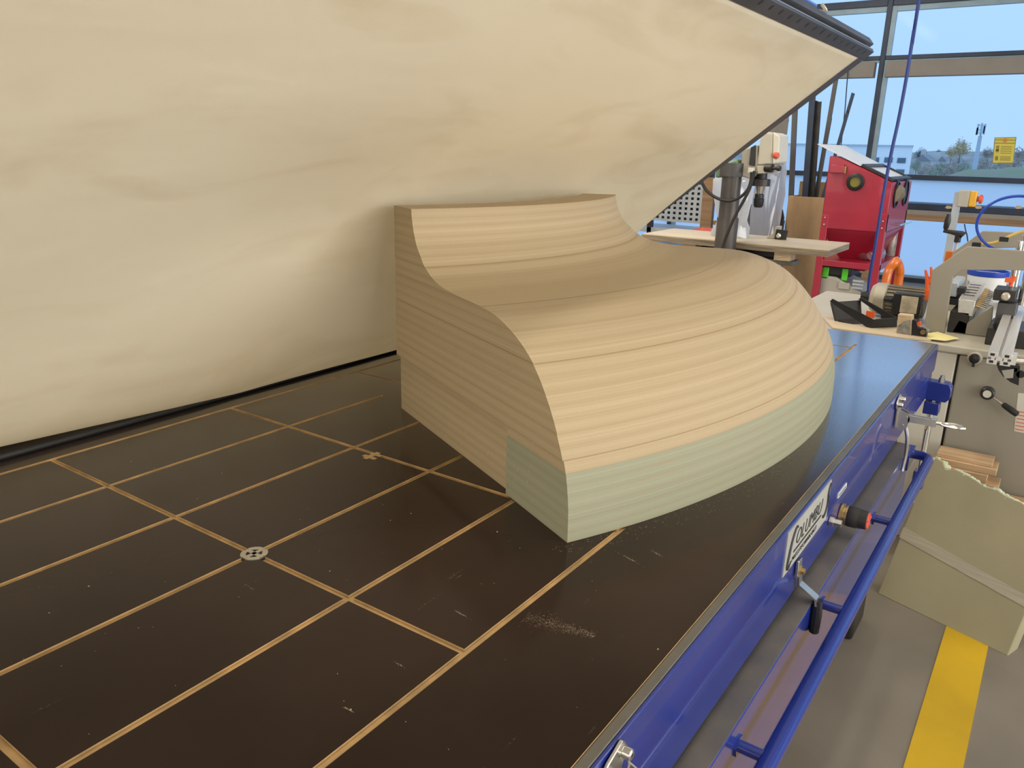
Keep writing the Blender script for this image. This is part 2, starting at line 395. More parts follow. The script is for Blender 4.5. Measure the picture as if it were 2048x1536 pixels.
for i in range(len(MULL) - 1):
    ya, yb = MULL[i + 1], MULL[i]
    root = bpy.data.objects.new('window_%d' % (i + 1), None); COL.objects.link(root); root.location = (WX, (ya + yb) / 2, 0); root['kind'] = 'structure'
    f = MB()
    f.box(WX - .05, WX + .06, yb - .055, yb + .0, 0, 4.35)
    for z0, z1 in ((0, .05), (1.15, 1.205), (2.43, 2.475), (2.985, 3.06), (4.28, 4.35)): f.box(WX - .045, WX + .05, ya, yb - .055, z0, z1)
    f.build('frame', M['frame'], root, bevel=.004)
    g = MB(); g.box(WX - .035, WX + .01, yb - .105, yb - .055, .05, 3.0)
    for z0, z1 in ((2.405, 2.43), (2.93, 2.985), (.05, .075)): g.box(WX - .03, WX + .02, ya, yb - .105, z0, z1)
    g.build('glazing_bead', M['framelight'], root)
    MB().box(WX + .01, WX + .016, ya, yb - .05, .05, 1.15).build('frosted_pane', M['frost'], root)
    MB().box(WX + .01, WX + .016, ya, yb - .05, 1.205, 2.43).build('pane', M['glass'], root)
    MB().box(WX + .01, WX + .016, ya, yb - .05, 2.475, 2.985).build('pane', M['glass'], root)
    MB().box(WX + .01, WX + .016, ya, yb - .05, 3.06, 4.28).build('pane', M['glass'], root)
    MB().box(WX - .16, WX - .05, ya + .02, yb - .10, 2.24, 2.405).build('blind_box', M['blind'], root, bevel=.006)
    if i == 1:
        q = MB(); q.box(WX - .12, WX - .115, 2.75, yb - .12, 1.78, 2.24); q.cyl((WX - .117, 2.75, 1.78), (WX - .117, yb - .12, 1.78), .016)
        q.box(WX - .13, WX - .11, 2.75, yb - .12, 1.62, 1.775)
        q.build('blind', M['blind'], root)

# ------------------------------------------------------------------ vacuum press
press = thing('vacuum_press', 'large blue membrane vacuum press, lid open, dark grooved table top', 'press', (1.0, .65, 0))
X0, X1 = -.56, 2.456
# table top with milled grooves
gw = .0045
segsA = [(Y(1), -.5, 2.34), (Y(2), -.5, 1.01), (Y(3), -.5, 2.34), (Y(4), -.5, 2.34), (Y(5), -.5, 2.34), (Y(6), -.5, 2.279)]
segsB = [(k * 2 * .1854, Y(6), Y(1)) for k in range(-1, 7)]
grooves = [(x0, x1, y - gw, y + gw) for y, x0, x1 in segsA] + [(x - gw, x + gw, y0, y1) for x, y0, y1 in segsB]
xs = sorted(set([round(v, 5) for v in [X0, X1] + [q for g in grooves for q in g[:2]]])); ys = sorted(set([round(v, 5) for v in [0.0, 1.302] + [q for g in grooves for q in g[2:]]]))
tb = MB(); nx, ny = len(xs) - 1, len(ys) - 1
ing = lambda x, y: any(g[0] - 1e-6 < x < g[1] + 1e-6 and g[2] - 1e-6 < y < g[3] + 1e-6 for g in grooves)
G = [[ing((xs[i] + xs[i + 1]) / 2, (ys[j] + ys[j + 1]) / 2) for j in range(ny)] for i in range(nx)]
DZ = .004
for i in range(nx):
    for j in range(ny):
        z = T - (DZ if G[i][j] else 0)
        tb.face(tb.vs([(xs[i], ys[j], z), (xs[i + 1], ys[j], z), (xs[i + 1], ys[j + 1], z), (xs[i], ys[j + 1], z)]), 1 if G[i][j] else 0)
        if i + 1 < nx and G[i][j] != G[i + 1][j]:
            tb.face(tb.vs([(xs[i + 1], ys[j], T - DZ), (xs[i + 1], ys[j + 1], T - DZ), (xs[i + 1], ys[j + 1], T), (xs[i + 1], ys[j], T)]), 1)
        if j + 1 < ny and G[i][j] != G[i][j + 1]:
            tb.face(tb.vs([(xs[i], ys[j + 1], T - DZ), (xs[i + 1], ys[j + 1], T - DZ), (xs[i + 1], ys[j + 1], T), (xs[i], ys[j + 1], T)]), 1)
z0, z1 = T - .03, T
for p in ([(X0, 0, z0), (X1, 0, z0), (X1, 0, z1), (X0, 0, z1)], [(X0, 1.302, z0), (X1, 1.302, z0), (X1, 1.302, z1), (X0, 1.302, z1)],
          [(X0, 0, z0), (X0, 1.302, z0), (X0, 1.302, z1), (X0, 0, z1)], [(X1, 0, z0), (X1, 1.302, z0), (X1, 1.302, z1), (X1, 0, z1)],
          [(X0, 0, z0), (X1, 0, z0), (X1, 1.302, z0), (X0, 1.302, z0)]):
    tb.face(tb.vs(p), 1)
top = tb.build('table_top', [M['film'], M['ply']], press, smooth=0, normals=False)
# worn router mark and groove stub
q = MB(); c = P(743, 911, z=T)
q.box(c.x - .018, c.x + .018, c.y - .006, c.y + .004, T, T + .0006); q.box(c.x - .012, c.x - .004, c.y - .018, c.y + .012, T, T + .0007); q.box(c.x + .004, c.x + .011, c.y - .016, c.y + .01, T, T + .0007)
q.build('worn_patch', M['ply'], top)
# centring disc in the crossing
q = MB(); c = Vector((.3715, Y(4), T))
for k in range(4):
    a0 = pi / 2 * k + .22; a1 = pi / 2 * (k + 1) - .22
    arc = [(c.x + .0185 * math.cos(a0 + (a1 - a0) * t / 8), c.y + .0185 * math.sin(a0 + (a1 - a0) * t / 8), T - .001) for t in range(9)]
    inn = [(c.x + .011 * math.cos(a1 - (a1 - a0) * t / 8), c.y + .011 * math.sin(a1 - (a1 - a0) * t / 8), T - .001) for t in range(9)]
    q.prism(arc + inn, (0, 0, .002))
q.box(c.x - .017, c.x + .017, c.y - .003, c.y + .003, T - .001, T + .001); q.box(c.x - .003, c.x + .003, c.y - .017, c.y + .017, T - .001, T + .001)
q.build('vacuum_disc', M['zinc'], press)
q = MB(); q.cyl((c.x, c.y, T - .0039), (c.x, c.y, T - .0012), .0185, n=24); q.build('disc_recess', M['black'], press)
# rear rubber seal strip and hinge rail
MB().box(X0, X1, 1.175, 1.235, T, T + .012).build('seal_strip', M['rubber'], press, bevel=.005)
MB().box(X0, X1, 1.255, 1.36, T - .10, T + .03).build('hinge_rail', M['lidgrey'], press, bevel=.004)
# front edge: grey strip, blue channel, blue box, dusty lower beam
MB().box(X0, X1 + .003, -.0125, -.0005, T - .08, T - .0012).build('edge_strip', M['greysteel'], press, bevel=.0008)
fr = MB(); fr.box(X0, X1 + .004, -.017, -.0125, T - .083, T - .0025); fr.build('front_panel', M['blue'], press, bevel=.0012)
MB().box(X0, X1 - .02, -.0155, .03, .690, T - .0845).build('side_channel', M['blue'], press, bevel=.006)
MB().box(X0, 1.95, -.012, .02, .676, .690).build('black_gap', M['rubber'], press)
lb = MB(); lb.box(X0, 1.955, -.046, .03, .44, .678); lb.build('lower_beam', M['blue'], press, bevel=.004)
MB().box(X0, 1.950, -.0455, -.010, .6785, .6800).build('dusty_ledge', M['dustblue'], press)
MB().box(X1 - .06, X1, .0, 1.30, .70, T - .031).build('end_channel', M['blue'], press, bevel=.004)
MB().box(X0, X0 + .06, .0, 1.30, .70, T - .031).build('end_channel', M['blue'], press, bevel=.004)
for lx in (2.05, -.35):
    for ly in (.10, 1.2):
        q = MB(); q.box(lx - .04, lx + .04, ly - .04, ly + .04, .012, .70); q.build('leg', M['blue'], press, bevel=.004)
        q = MB(); q.box(lx - .0, lx + .16, ly - .07, ly + .05, 0, .11); q.build('foot', M['darksteel'], press, bevel=.01)
# hand rail with its brackets
RY, RZ = -.090, .634
q = MB(); q.tube([(-.5, RY, RZ), (1.0, RY, RZ), (1.98, RY, RZ), (2.005, RY + .006, RZ), (2.015, RY + .02, RZ), (2.015, RY + .045, RZ)], .0125, 12)
rail = q.build('hand_rail', M['blue'], press, smooth=60)
for bx in (.24, .67, 1.10, 1.53):
    q = MB(); q.cyl((bx, -.045, RZ), (bx, RY, RZ), .0085, n=12); q.cyl((bx, -.0455, RZ), (bx, -.049, RZ), .015, n=6)
    q.build('bracket', M['blue'], rail)
q = MB(); q.box(1.93, 2.03, -.05, -.035, RZ - .02, RZ + .02); q.build('bracket', M['blue'], rail)
# name plate with lettering
ax, bx2, zt, zb = .909, 1.168, .843, .766
npl = MB(); npl.box(ax, bx2, -.0185, -.0165, zb, zt); npl = npl.build('nameplate', M['plate'], press)
FR = Matrix(((1, 0, 0, 0), (0, 0, 1, 0), (0, 1, 0, 0), (0, 0, 0, 1)))        # text x -> X, text y -> Z


def at_plate(x, z): return Matrix.Translation((x, -.0188, z)) @ FR


tx = MB(); text_bm(tx, 'OLUMBU', .0375, at_plate(ax + .049, zb + .034), shear=.2, spacing=1.04, thin=-.0007)
tx.box(ax + .045, bx2 - .05, -.0194, -.0186, zb + .0245, zb + .0275); tx.build('lettering', M['ink'], npl, smooth=0)
tx = MB(); text_bm(tx, 'PRESSTECHNOLOGY', .0118, at_plate(ax + .040, zb + .0095), shear=.2, spacing=1.40, thin=-.0003); tx.build('lettering', M['ink'], npl, smooth=0)
for ch, x0, w_ in (('C', ax + .008, 0), ('S', bx2 - .042, 0)):
    if ch == 'C':
        pts = [(.046, .0655), (.040, .070), (.028, .066), (.017, .052), (.009, .033), (.005, .016), (.008, .008), (.016, .007), (.027, .014)]
    else:
        pts = [(.040, .066), (.036, .0715), (.029, .067), (.026, .056), (.028, .045), (.029, .036), (.024, .024), (.014, .016), (.008, .016), (.006, .021)]
    pp = []
    for i in range(len(pts) - 1):
        p0, p1, p2, p3 = [Vector(pts[min(max(k, 0), len(pts) - 1)]) for k in (i - 1, i, i + 1, i + 2)]
        for t in (0, .25, .5, .75): pp.append(.5 * ((2 * p1) + (p2 - p0) * t + (2 * p0 - 5 * p1 + 4 * p2 - p3) * t * t + (3 * p1 - p0 - 3 * p2 + p3) * t ** 3))
    pp.append(Vector(pts[-1]))
    tx = MB(); tx.tube([(x0 + p.x, -.0188, zb + p.y) for p in pp], [.0013 + .0016 * math.sin(pi * i / (len(pp) - 1)) for i in range(len(pp))], 6); tx.build('lettering', M['ink'], npl)
# small type label
l0, l1 = P(1677, 984, y=-.0175), P(1692, 960, y=-.0175)
q = MB(); q.box(l0.x, l0.x + .066, -.0185, -.0165, .7755, .7855); s_ = q.build('type_label', M['white'], press)
q = MB()
for k in range(5): q.box(l0.x + .006 + k * .011, l0.x + .013 + k * .011, -.0189, -.0184, .7785, .7825)
q.build('print', M['ink'], s_)


def latch(x, kind, dz):
    root = None
    b = MB(Matrix.Translation((0, 0, dz))); b.prism([(x + dx, -.0185, z) for dx, z in ((-.024, .812), (-.014, .819), (.014, .827), (.022, .820), (.022, .806), (.016, .794), (.038, .770), (.036, .742), (.004, .742), (-.004, .790), (-.022, .800))], (0, -.004, 0))
    root = b.build('toggle_latch', M['zinc'], press, bevel=.001)
    for zz, xx in ((.816, x + .013), (.808, x - .013)):
        b = MB(Matrix.Translation((0, 0, dz))); b.lathe([(.0075, 0), (.0075, .002), (.0062, .0022), (.0062, .010), (.0045, .0112), (.002, .0112), (.002, .008)], (xx, -.0225, zz), (0, -1, 0), 14); b.build('bolt', M['chrome'], root)
    x += .022
    b = MB(Matrix.Translation((0, 0, dz)))
    for s in (-.009, .009): b.prism([(x + s - .001, -.022, .79), (x + s - .001, -.044, .782), (x + s - .001, -.050, .770), (x + s - .001, -.046, .745), (x + s - .001, -.034, .735), (x + s - .001, -.022, .745)], (.0022, 0, 0))
    b.cyl((x - .012, -.042, .772), (x + .012, -.042, .772), .004); b.cyl((x - .012, -.036, .75), (x + .012, -.036, .75), .004)
    b.build('pivot_plate', M['zinc'], root)
    b = MB(Matrix.Translation((0, 0, dz))); b.tube(spl([(x, -.040, .752), (x, -.050, .72), (x + .004, -.053, .68), (x + .002, -.052, .645), (x, -.052, .632)]), .0045, 8); b.build('lever', M['zinc'], root)
    if kind:
        # hook arm standing out from the front
        b = MB(Matrix.Translation((0, 0, dz))); zz = .770
        for s in (-.008, .008): b.box(x + s - .002, x + s + .002, -.098, -.046, zz - .008, zz + .008)
        b.box(x - .011, x + .011, -.106, -.094, zz - .009, zz + .009); b.cyl((x, -.04, zz), (x, -.118, zz), .004); b.build('threaded_clevis', M['zinc'], root)
        b = MB(Matrix.Translation((0, 0, dz))); L_ = [(x + .0, -.116, zz)] + [(x + .011 * math.sin(t), -.124 - .044 * (1 - math.cos(t)) / 2 * 1.0, zz) for t in [pi * k / 10 for k in range(11)]]
        loop = [(x, -.116, zz), (x + .008, -.126, zz), (x + .010, -.145, zz), (x + .006, -.162, zz), (x - .003, -.165, zz), (x - .010, -.156, zz), (x - .011, -.140, zz), (x - .009, -.124, zz), (x, -.116, zz)]
        b.tube(loop, .0042, 8); b.build('hook', M['chrome'], root)
    return root


latch(1.795, True, .020)
latch(.340, False, .022)
# quick lever on the channel
lx, lz = .999, .744
q = MB(); q.prism([(lx - .010, -.017, lz + .016), (lx + .012, -.017, lz + .014), (lx + .014, -.017, lz - .018), (lx - .008, -.017, lz - .018)], (0, -.005, 0))
lev = q.build('lock_lever', M['zinc'], press, bevel=.001)
q = MB(); q.lathe([(.009, 0), (.009, .002), (.006, .002), (.006, .007), (.003, .008)], (lx + .007, -.022, lz - .008), (0, -1, 0), 6); q.build('bolt', M['brass'], lev)
q = MB(); w0, w1 = .009, .009
q.loft([[(lx - w0, -.022, lz - .012), (lx + w0, -.022, lz - .012), (lx + w0, -.025, lz - .012), (lx - w0, -.025, lz - .012)],
        [(lx - w0 + .01, -.022, lz - .032), (lx + w0 + .01, -.022, lz - .032), (lx + w0 + .01, -.025, lz - .032), (lx - w0 + .01, -.025, lz - .032)],
        [(lx - w0 + .018, -.050, lz - .056), (lx + w0 + .018, -.050, lz - .056), (lx + w0 + .018, -.053, lz - .054), (lx - w0 + .018, -.053, lz - .054)],
        [(lx - w0 + .018, -.052, lz - .066), (lx + w0 + .018, -.052, lz - .066), (lx + w0 + .018, -.055, lz - .066), (lx - w0 + .018, -.055, lz - .066)]]); q.build('lever_arm', M['zinc'], lev)
q = MB(); q.tube([(lx + .018, -.0535, lz - .058), (lx + .019, -.0545, lz - .085), (lx + .019, -.0545, lz - .118), (lx + .019, -.054, lz - .122)], [.008, .0095, .0085, .003], 10); q.build('grip', M['black'], lev)
# vacuum coupling
cx, cz = 1.306, .722
q = MB(); q.lathe([(.022, 0), (.022, .005), (.018, .006), (.018, .010), (.020, .011), (.020, .014)], (cx, -.0165, cz), (0, -1, 0), 22); vc = q.build('vacuum_coupling', M['brass'], press)
q = MB(); q.lathe([(.019, .013), (.0205, .016), (.0205, .032), (.0192, .034), (.0192, .036), (.0178, .050), (.015, .051)], (cx, -.0165, cz), (0, -1, 0), 24); q.build('rubber_sleeve', M['rubber'], vc)
q = MB(); q.lathe([(.0165, .0), (.0165, .002), (.005, .003), (.001, .003)], (cx, -.0670, cz), (0, -1, 0), 24)
for k in range(5):
    an = 2 * pi * k / 5; q.box(-.0022, .0022, -.0708, -.0688, .005, .0155, m=Matrix.Translation((cx, 0, cz)) @ Matrix.Rotation(an, 4, 'Y'))
q.build('end_cap', M['redrubber'], vc)
q = MB(); q.lathe([(.010, 0), (.010, .008), (.0075, .009), (.0075, .022)], (1.211, -.0165, .744), (0, -1, 0), 6); q.build('bolt', M['zinc'], press)
# far corner lift guide: chrome rod with blue blocks
gx, gy = 2.40, -.034
q = MB(); q.cyl((gx, gy, .38), (gx, gy, .715), .0095, n=14); gd = q.build('guide_rod', M['chrome'], press)
q = MB(); q.cyl((gx - .035, gy, .36), (gx - .035, gy, .60), .006, n=10); q.build('rod', M['chrome'], gd)
q = MB(); q.prism([(gx - .02, gy - .035, .690), (gx - .02, gy - .045, .703), (gx - .02, gy - .045, .735), (gx - .02, gy - .035, .748), (gx - .02, gy + .02, .748), (gx - .02, gy + .02, .690)], (.045, 0, 0)); q.build('guide_block', M['blue'], gd, bevel=.002)
q = MB(); q.box(gx - .03, gx + .02, gy - .022, gy + .02, .648, .686); q.build('guide_block', M['blue'], gd, bevel=.002)
q = MB(); q.box(gx - .02, gx + .02, gy - .016, gy + .016, .40, .455); q.build('guide_block', M['blue'], gd, bevel=.002)
q = MB(); q.lathe([(.009, 0), (.009, .012), (.006, .013), (.006, .02)], (gx, gy - .014, .748), (0, 0, 1), 6); q.build('bolt', M['zinc'], gd)

# lid: frame and membrane (local axes x, v = away from the hinge, w = under side normal)
TH = math.radians(38.4)
HY, HZ = 1.30, .90
dv = Vector((0, -math.cos(TH), math.sin(TH))); dn = Vector((1, 0, 0)).cross(dv)
LM = Matrix(((1, dv.x, dn.x, 0), (0, dv.y, dn.y, HY), (0, dv.z, dn.z, HZ), (0, 0, 0, 1)))
VI, XI0, XI1 = 1.246, -.52, 2.416           # inner edge of the frame
SEC = [('under_plate', 'lidgrey', .036, .064, -.007, .0), ('edge_bead', 'lidsilver', .038, .066, -.0115, -.0072), ('gasket', 'lidpale', .026, .056, -.021, -.0117), ('top_plate', 'lidgrey', .046, .070, -.046, -.0212)]
lf = None
for nm, mm, ov, ox, w0, w1 in SEC:
    q = MB(LM); ex = .024 if nm == 'gasket' else 0
    q.box(XI0 - ox, XI1 + ox, VI + (.01 if nm == 'gasket' else 0), VI + ov, w0, w1)
    q.box(XI1 + ex, XI1 + ox, .02, VI, w0, w1); q.box(XI0 - ox, XI0 - ex, .02, VI, w0, w1)
    q.box(XI0 - ox, XI1 + ox, -.03, .02, w0, w1)
    ob = q.build('lid_frame' if lf is None else nm, M[mm], press if lf is None else lf, bevel=.002)
    if lf is None: lf = ob
for k in range(34):
    q = MB(LM); x = 2.40 - .0663 * k; q.cyl((x, VI + .022, .0003), (x, VI + .022, -.003), .0072, n=12)
    q.build('bolt_hole', M['black'], lf)
# lid handle over the front bar
q = MB(LM); q.prism([(1.96, VI + .03, -.047), (1.55, VI + .03, -.047), (1.55, VI + .05, -.06), (1.93, VI + .05, -.06)], (0, -.05, -.03)); hd = q.build('lid_handle', M['blue'], lf, bevel=.006)
q = MB(LM); q.tube([(1.945, VI + .04, -.05), (1.97, VI + .045, -.045), (1.995, VI + .045, -.045), (2.015, VI + .045, -.06), (2.02, VI + .045, -.08)], .0045, 8); q.build('hook', M['zinc'], hd)
# membrane
VX0, VX1, VV = XI0, XI1 + .002, VI + .001


def hsh(x, y): return math.sin(x * 12.9 + y * 7.3) * .5 + math.sin(x * 5.1 - y * 9.7 + 1.3) * .5


def memb(u, t):
    x = VX0 + (VX1 - VX0) * u; v = .03 + (VV - .03) * t
    eu = max(0, min(1, u / .30)); ed = max(0, min(1, (1 - u) / .40))
    ex = math.sin(pi / 2 * eu) ** .7 * math.sin(pi / 2 * ed) ** .45
    f = (t ** .25) * (1 - t) ** 1.7 / .47
    s = .137 * ex * f * (.45 + .55 * min(1, u / .45))
    # draped over the top rear edge of the mould
    ddx = max(0, abs(x - 1.345) - .36) / .62; ddv = (v - .64) / (.34 if v > .64 else .34)
    g = math.exp(-ddx * ddx * 1.2) * math.exp(-ddv * ddv * 1.2)
    s = s * (1 - g) + (-.030) * g * min(1, ex * 1.4)
    s += .003 * hsh(x * .8, v * .9) * min(1, 8 * t * (1 - t)) * min(1, 8 * u * (1 - u))
    return (x, v, s - .003)


q = MB(LM); q.grid(memb, 150, 80); mem = q.build('membrane', M['sil'], press, smooth=180, solid=.003)

# ------------------------------------------------------------------ layered mould
MC = Vector((1.344, 1.604)); LAY = .0172; ZT = 25 * LAY
mould = thing('mould', 'curved sand-coloured bench mould glued from MDF layers, green at the foot, on dark table', 'mould', (MC.x, MC.y - 1.2, T))
prof = [(.943, .430), (.949, .400), (.966, .366), (.985, .347), (1.008, .3268), (1.044, .311), (1.083, .3025), (1.13, .2985), (1.19, .2965), (1.245, .2950), (1.285, .2920), (1.318, .286), (1.352, .276), (1.386, .262), (1.415, .2455), (1.436, .229), (1.455, .210), (1.478, .182), (1.499, .150), (1.514, .122), (1.5235, .098), (1.5315, .060), (1.5335, .030), (1.534, 0)]
dense = []
for i in range(len(prof) - 1):
    p0, p1, p2, p3 = [Vector(prof[min(max(k, 0), len(prof) - 1)]) for k in (i - 1, i, i + 1, i + 2)]
    for t in (0, .25, .5, .75): dense.append(.5 * ((2 * p1) + (p2 - p0) * t + (2 * p0 - 5 * p1 + 4 * p2 - p3) * t * t + (3 * p1 - p0 - 3 * p2 + p3) * t ** 3))
dense.append(Vector(prof[-1]))
RI = .850
A0, A1 = math.radians(-116.3), math.radians(-63.7)


def rz(z):
    for a, b in zip(dense, dense[1:]):
        if b.y <= z <= a.y and a.y > b.y: return a.x + (b.x - a.x) * (a.y - z) / (a.y - b.y)
    return dense[0].x if z >= dense[0].y else dense[-1].x


def sector(name, z0, z1, r_in, m, r_out=None, da=0.0, db=0.0, NA=72):
    if r_out is None:
        rows = [(rz(z1 - 1e-5), z1)] + [(p.x, p.y) for p in dense if z0 + 1e-4 < p.y < z1 - 1e-4] + [(rz(z0 + 1e-5), z0)]
    else: rows = [(r_out, z1), (r_out, z0)]
    q = MB(); V = []
    for j in range(NA + 1):
        an = A0 + da + (A1 - db - A0 - da) * j / NA; cs, sn = math.cos(an), math.sin(an)
        V.append(([q.bm.verts.new((MC.x + r * cs, MC.y + r * sn, T + z)) for r, z in rows], [q.bm.verts.new((MC.x + r_in * cs, MC.y + r_in * sn, T + z)) for r, z in rows]))
    n = len(rows)
    for j in range(NA):
        (o0, i0), (o1, i1) = V[j], V[j + 1]
        for k in range(n - 1): q.face([o0[k], o1[k], o1[k + 1], o0[k + 1]]); q.face([i0[k], i0[k + 1], i1[k + 1], i1[k]])
        q.face([o0[0], i0[0], i1[0], o1[0]]); q.face([o0[-1], o1[-1], i1[-1], i0[-1]])
    for o_, i_ in (V[0], V[-1]):
        for k in range(n - 1): q.face([o_[k], o_[k + 1], i_[k + 1], i_[k]])
    return q.build(name, m, mould, smooth=40)


G_ = .0003
sector('base_section', .0, 7 * LAY - G_, RI + .006, M['mdf'], r_out=1.345, da=.007)
g = sector('moisture_resistant_section', .0, 6 * LAY, 1.3452, M['green']); g['label'] = 'greenish moisture resistant foot of the mould'
sector('nose_layer', 6 * LAY, 7 * LAY - G_, 1.3452, M['mdf'])
sector('nose_section', 7 * LAY, 9 * LAY, RI + .001, M['mdf'], da=-.001)
sector('nose_section', 9 * LAY, 14 * LAY - G_, RI, M['mdf'], da=-.0005)
sector('seat_section', 14 * LAY, .2950 - G_, RI + .002, M['mdf'])
sector('seat_section', .2950, 19 * LAY - G_, RI + .002, M['mdf'], da=.0005)
sector('back_section', 19 * LAY, ZT, RI, M['mdf'])

# loose fibres on the rough milled end of the mould
q = MB(); ec, es = math.cos(A0), math.sin(A0); en = Vector((es, -ec, 0)); en = en if en.x < 0 else -en
for k in range(170):
    r = random.uniform(.90, 1.44); z = random.uniform(.125, .225) if random.random() < .75 else random.uniform(.01, .12)
    if r > rz(z) - .02: continue
    base = Vector((MC.x + r * ec, MC.y + r * es, T + z)) + en * (.0004 if z > .1204 else -.0045 if r < 1.345 else .0002)
    L = random.uniform(.003, .010); dx_ = random.uniform(-.5, .5)
    rd = Vector((ec, es, 0)); q.tube([base, base + en * .0012 + (Vector((0, 0, -1)) + rd * dx_) * L * .5, base + en * .0016 + (Vector((0, 0, -1)) - rd * dx_ * .6) * L], .00022, 4)
o = q.build('fibre_fuzz', M['tan'], mould); o['kind'] = 'stuff'

# sawdust and crumbs on the table
q = MB()
for k in range(260):
    x, y = random.uniform(-.1, 2.2), random.uniform(.0, 1.1)
    rr = math.hypot(x - MC.x, y - MC.y)
    if rr < 1.56 and abs(math.atan2(y - MC.y, x - MC.x) + pi / 2) < .5: continue
    r = random.choice((.0003, .0004, .0005, .0005, .0009)); q.ball((x, y, T + r * .6), (r * random.uniform(.7, 2), r, r * .6), 6)
for k in range(800):
    an = random.uniform(A0 - .02, A1); rr = 1.537 + abs(random.gauss(0, .020)); r = random.choice((.0002, .00025, .0004))
    q.ball((MC.x + rr * math.cos(an), MC.y + rr * math.sin(an), T + r * .6), r, 6)
s0, s1 = P(1050, 1232, z=T), P(1190, 1272, z=T)      # swept smear of dust
for k in range(900):
    t = random.random(); c = s0 + (s1 - s0) * t + (s1 - s0).cross(Vector((0, 0, 1))) * random.gauss(0, .09 * (1.1 - .7 * t)); r = random.choice((.0002, .0003))
    q.ball((c.x, c.y, T + r * .4), (r, r, r * .4), 6)
for u, v, n, L in ((922, 1228, 60, 12), (1215, 1020, 20, 8), (1260, 1118, 60, 22), (1315, 1108, 40, 10), (800, 1330, 25, 10), (695, 1418, 40, 12), (500, 1175, 15, 8)):
    for k in range(n):
        t = random.gauss(0, .5); c = P(u + L * t, v + L * .55 * t + random.gauss(0, .8), z=T); r = .00028; q.ball((c.x, c.y, T + r * .4), (r * 1.5, r, r * .4), 6)
o = q.build('sawdust', mat('wood_dust', (.40, .32, .21), .8, 0, .2, 60)); tag(o, 'pale sawdust crumbs scattered over the dark press table', 'sawdust'); o['kind'] = 'stuff'

# ------------------------------------------------------------------ foam slab, planks
fb0, fb1 = P(1755, 1187, z=0), P(2015, 1312, z=0)
bd = (fb1 - fb0).normalized(); nb = Vector((-bd.y, bd.x, 0)) * 1
if nb.x < 0: nb = -nb
lean = (nb * .215 + Vector((0, 0, .426))).normalized()
wdt = (fb1 - fb0).length; hgt = .478
foam = thing('foam_slab', 'pale yellow-green foam slab with a torn top edge, leaning by the blue press', 'foam slab', tuple(fb0))
tops = [(0.0, 1.0), (.03, 1.03), (.09, 1.02), (.13, .975), (.20, .995), (.28, .985), (.36, .97), (.44, .945), (.52, .955), (.60, .93), (.70, .925), (.80, .90), (.9, .885), (1.0, .88)]
tops = [(-.02 + 1.02 * s, t) for s, t in tops]
out = [fb0, fb1] + [fb0 + bd * wdt * s + lean * hgt * t for s, t in tops[::-1]]
thk = lean.cross(bd).normalized(); thk = thk if thk.x > 0 else -thk
lift = Vector((0, 0, 0))
q = MB(); q.prism([p + lift for p in out], thk * .06); q.build('slab', M['foam'], foam, bevel=.003)
q = MB()
for i in range(60):
    s = i / 59; base = tops[0][0] + (tops[-1][0] - tops[0][0]) * s
    t = np.interp(base, [a for a, b in tops], [b for a, b in tops])
    p = fb0 + bd * wdt * base + lean * hgt * (t - .004)
    for k in range(3): q.ball(p + thk * (.008 + .02 * k) + lean * random.uniform(-.004, .003), (random.uniform(.005, .010), random.uniform(.006, .012), random.uniform(.004, .008)), 8)
q.build('torn_edge', M['foamtorn'], foam)
q = MB(); e0 = fb0 - thk * .0012
q.prism([e0 + bd * wdt * s + lean * hgt * t for s, t in ((-.012, .50), (1.0, .385), (1.0, .315), (-.012, .42))], -thk * .0008)
q.build('tape_band', M['tape'], foam)

pk = MB(); zb_ = .0
box_ = thing('storage_box', 'plywood box behind the foam slab, carrying the stack of planks', 'box', (2.79, -.2, 0))
q = MB(); q.box(2.70, 2.86, -.42, -.02, 0, .275); q.build('carcass', M['plytan'], box_, bevel=.003)
zz = .275
info = [(.034, 'lowest plank of the stack beside the cream machine, nearest its wooden box', .0, -.215), (.034, 'second lowest plank in the stack by the cream machine, ends sticking out to the right', .008, -.243),
        (.030, 'third plank up in the stack by the cream machine, tape wad on its top', -.004, -.205), (.022, 'thick red-brown plank second from the top of the stack by the machine', .004, -.228), (.012, 'thin topmost plank lying on the stack by the cream machine', .012, -.212)]
for i, (h, lb_, off, ye) in enumerate(info):
    q = MB(); q.box(2.705 + off * .6 + i * .008, 2.80 + off * .6 + i * .008, ye, -.034 - i * .002, zz, zz + h); o = q.build('plank', M['oak'], bevel=.0015)
    tag(o, lb_, 'plank', 'planks stacked by the cream machine'); zz += h + .0004

# ------------------------------------------------------------------ cream boring machine
BX, BT = 2.885, .765
mach = thing('boring_machine', 'cream boring machine with arched side plates standing behind the press table', 'machine', (3.3, .1, 0))
q = MB(); q.box(BX, 3.75, -.75, -.044, .0, BT - .03); q.build('cabinet', M['taupe'], mach, bevel=.006)  # taupe here carries the shade on the right panel
q = MB(); q.box(BX + .004, 3.75, -.036, .62, .0, BT - .03); q.build('cabinet_door', M['creamlight'], mach, bevel=.004)  # same cabinet face, paler: light falling on it put into the colour
q = MB(); q.box(BX + .02, 3.7, -.045, -.035, .02, BT - .032); q.build('door_gap', M['rubber'], mach)
q = MB(); q.box(BX - .004, 3.78, -.78, .64, BT - .029, BT); q.build('top_plate', M['cream'], mach, bevel=.006)
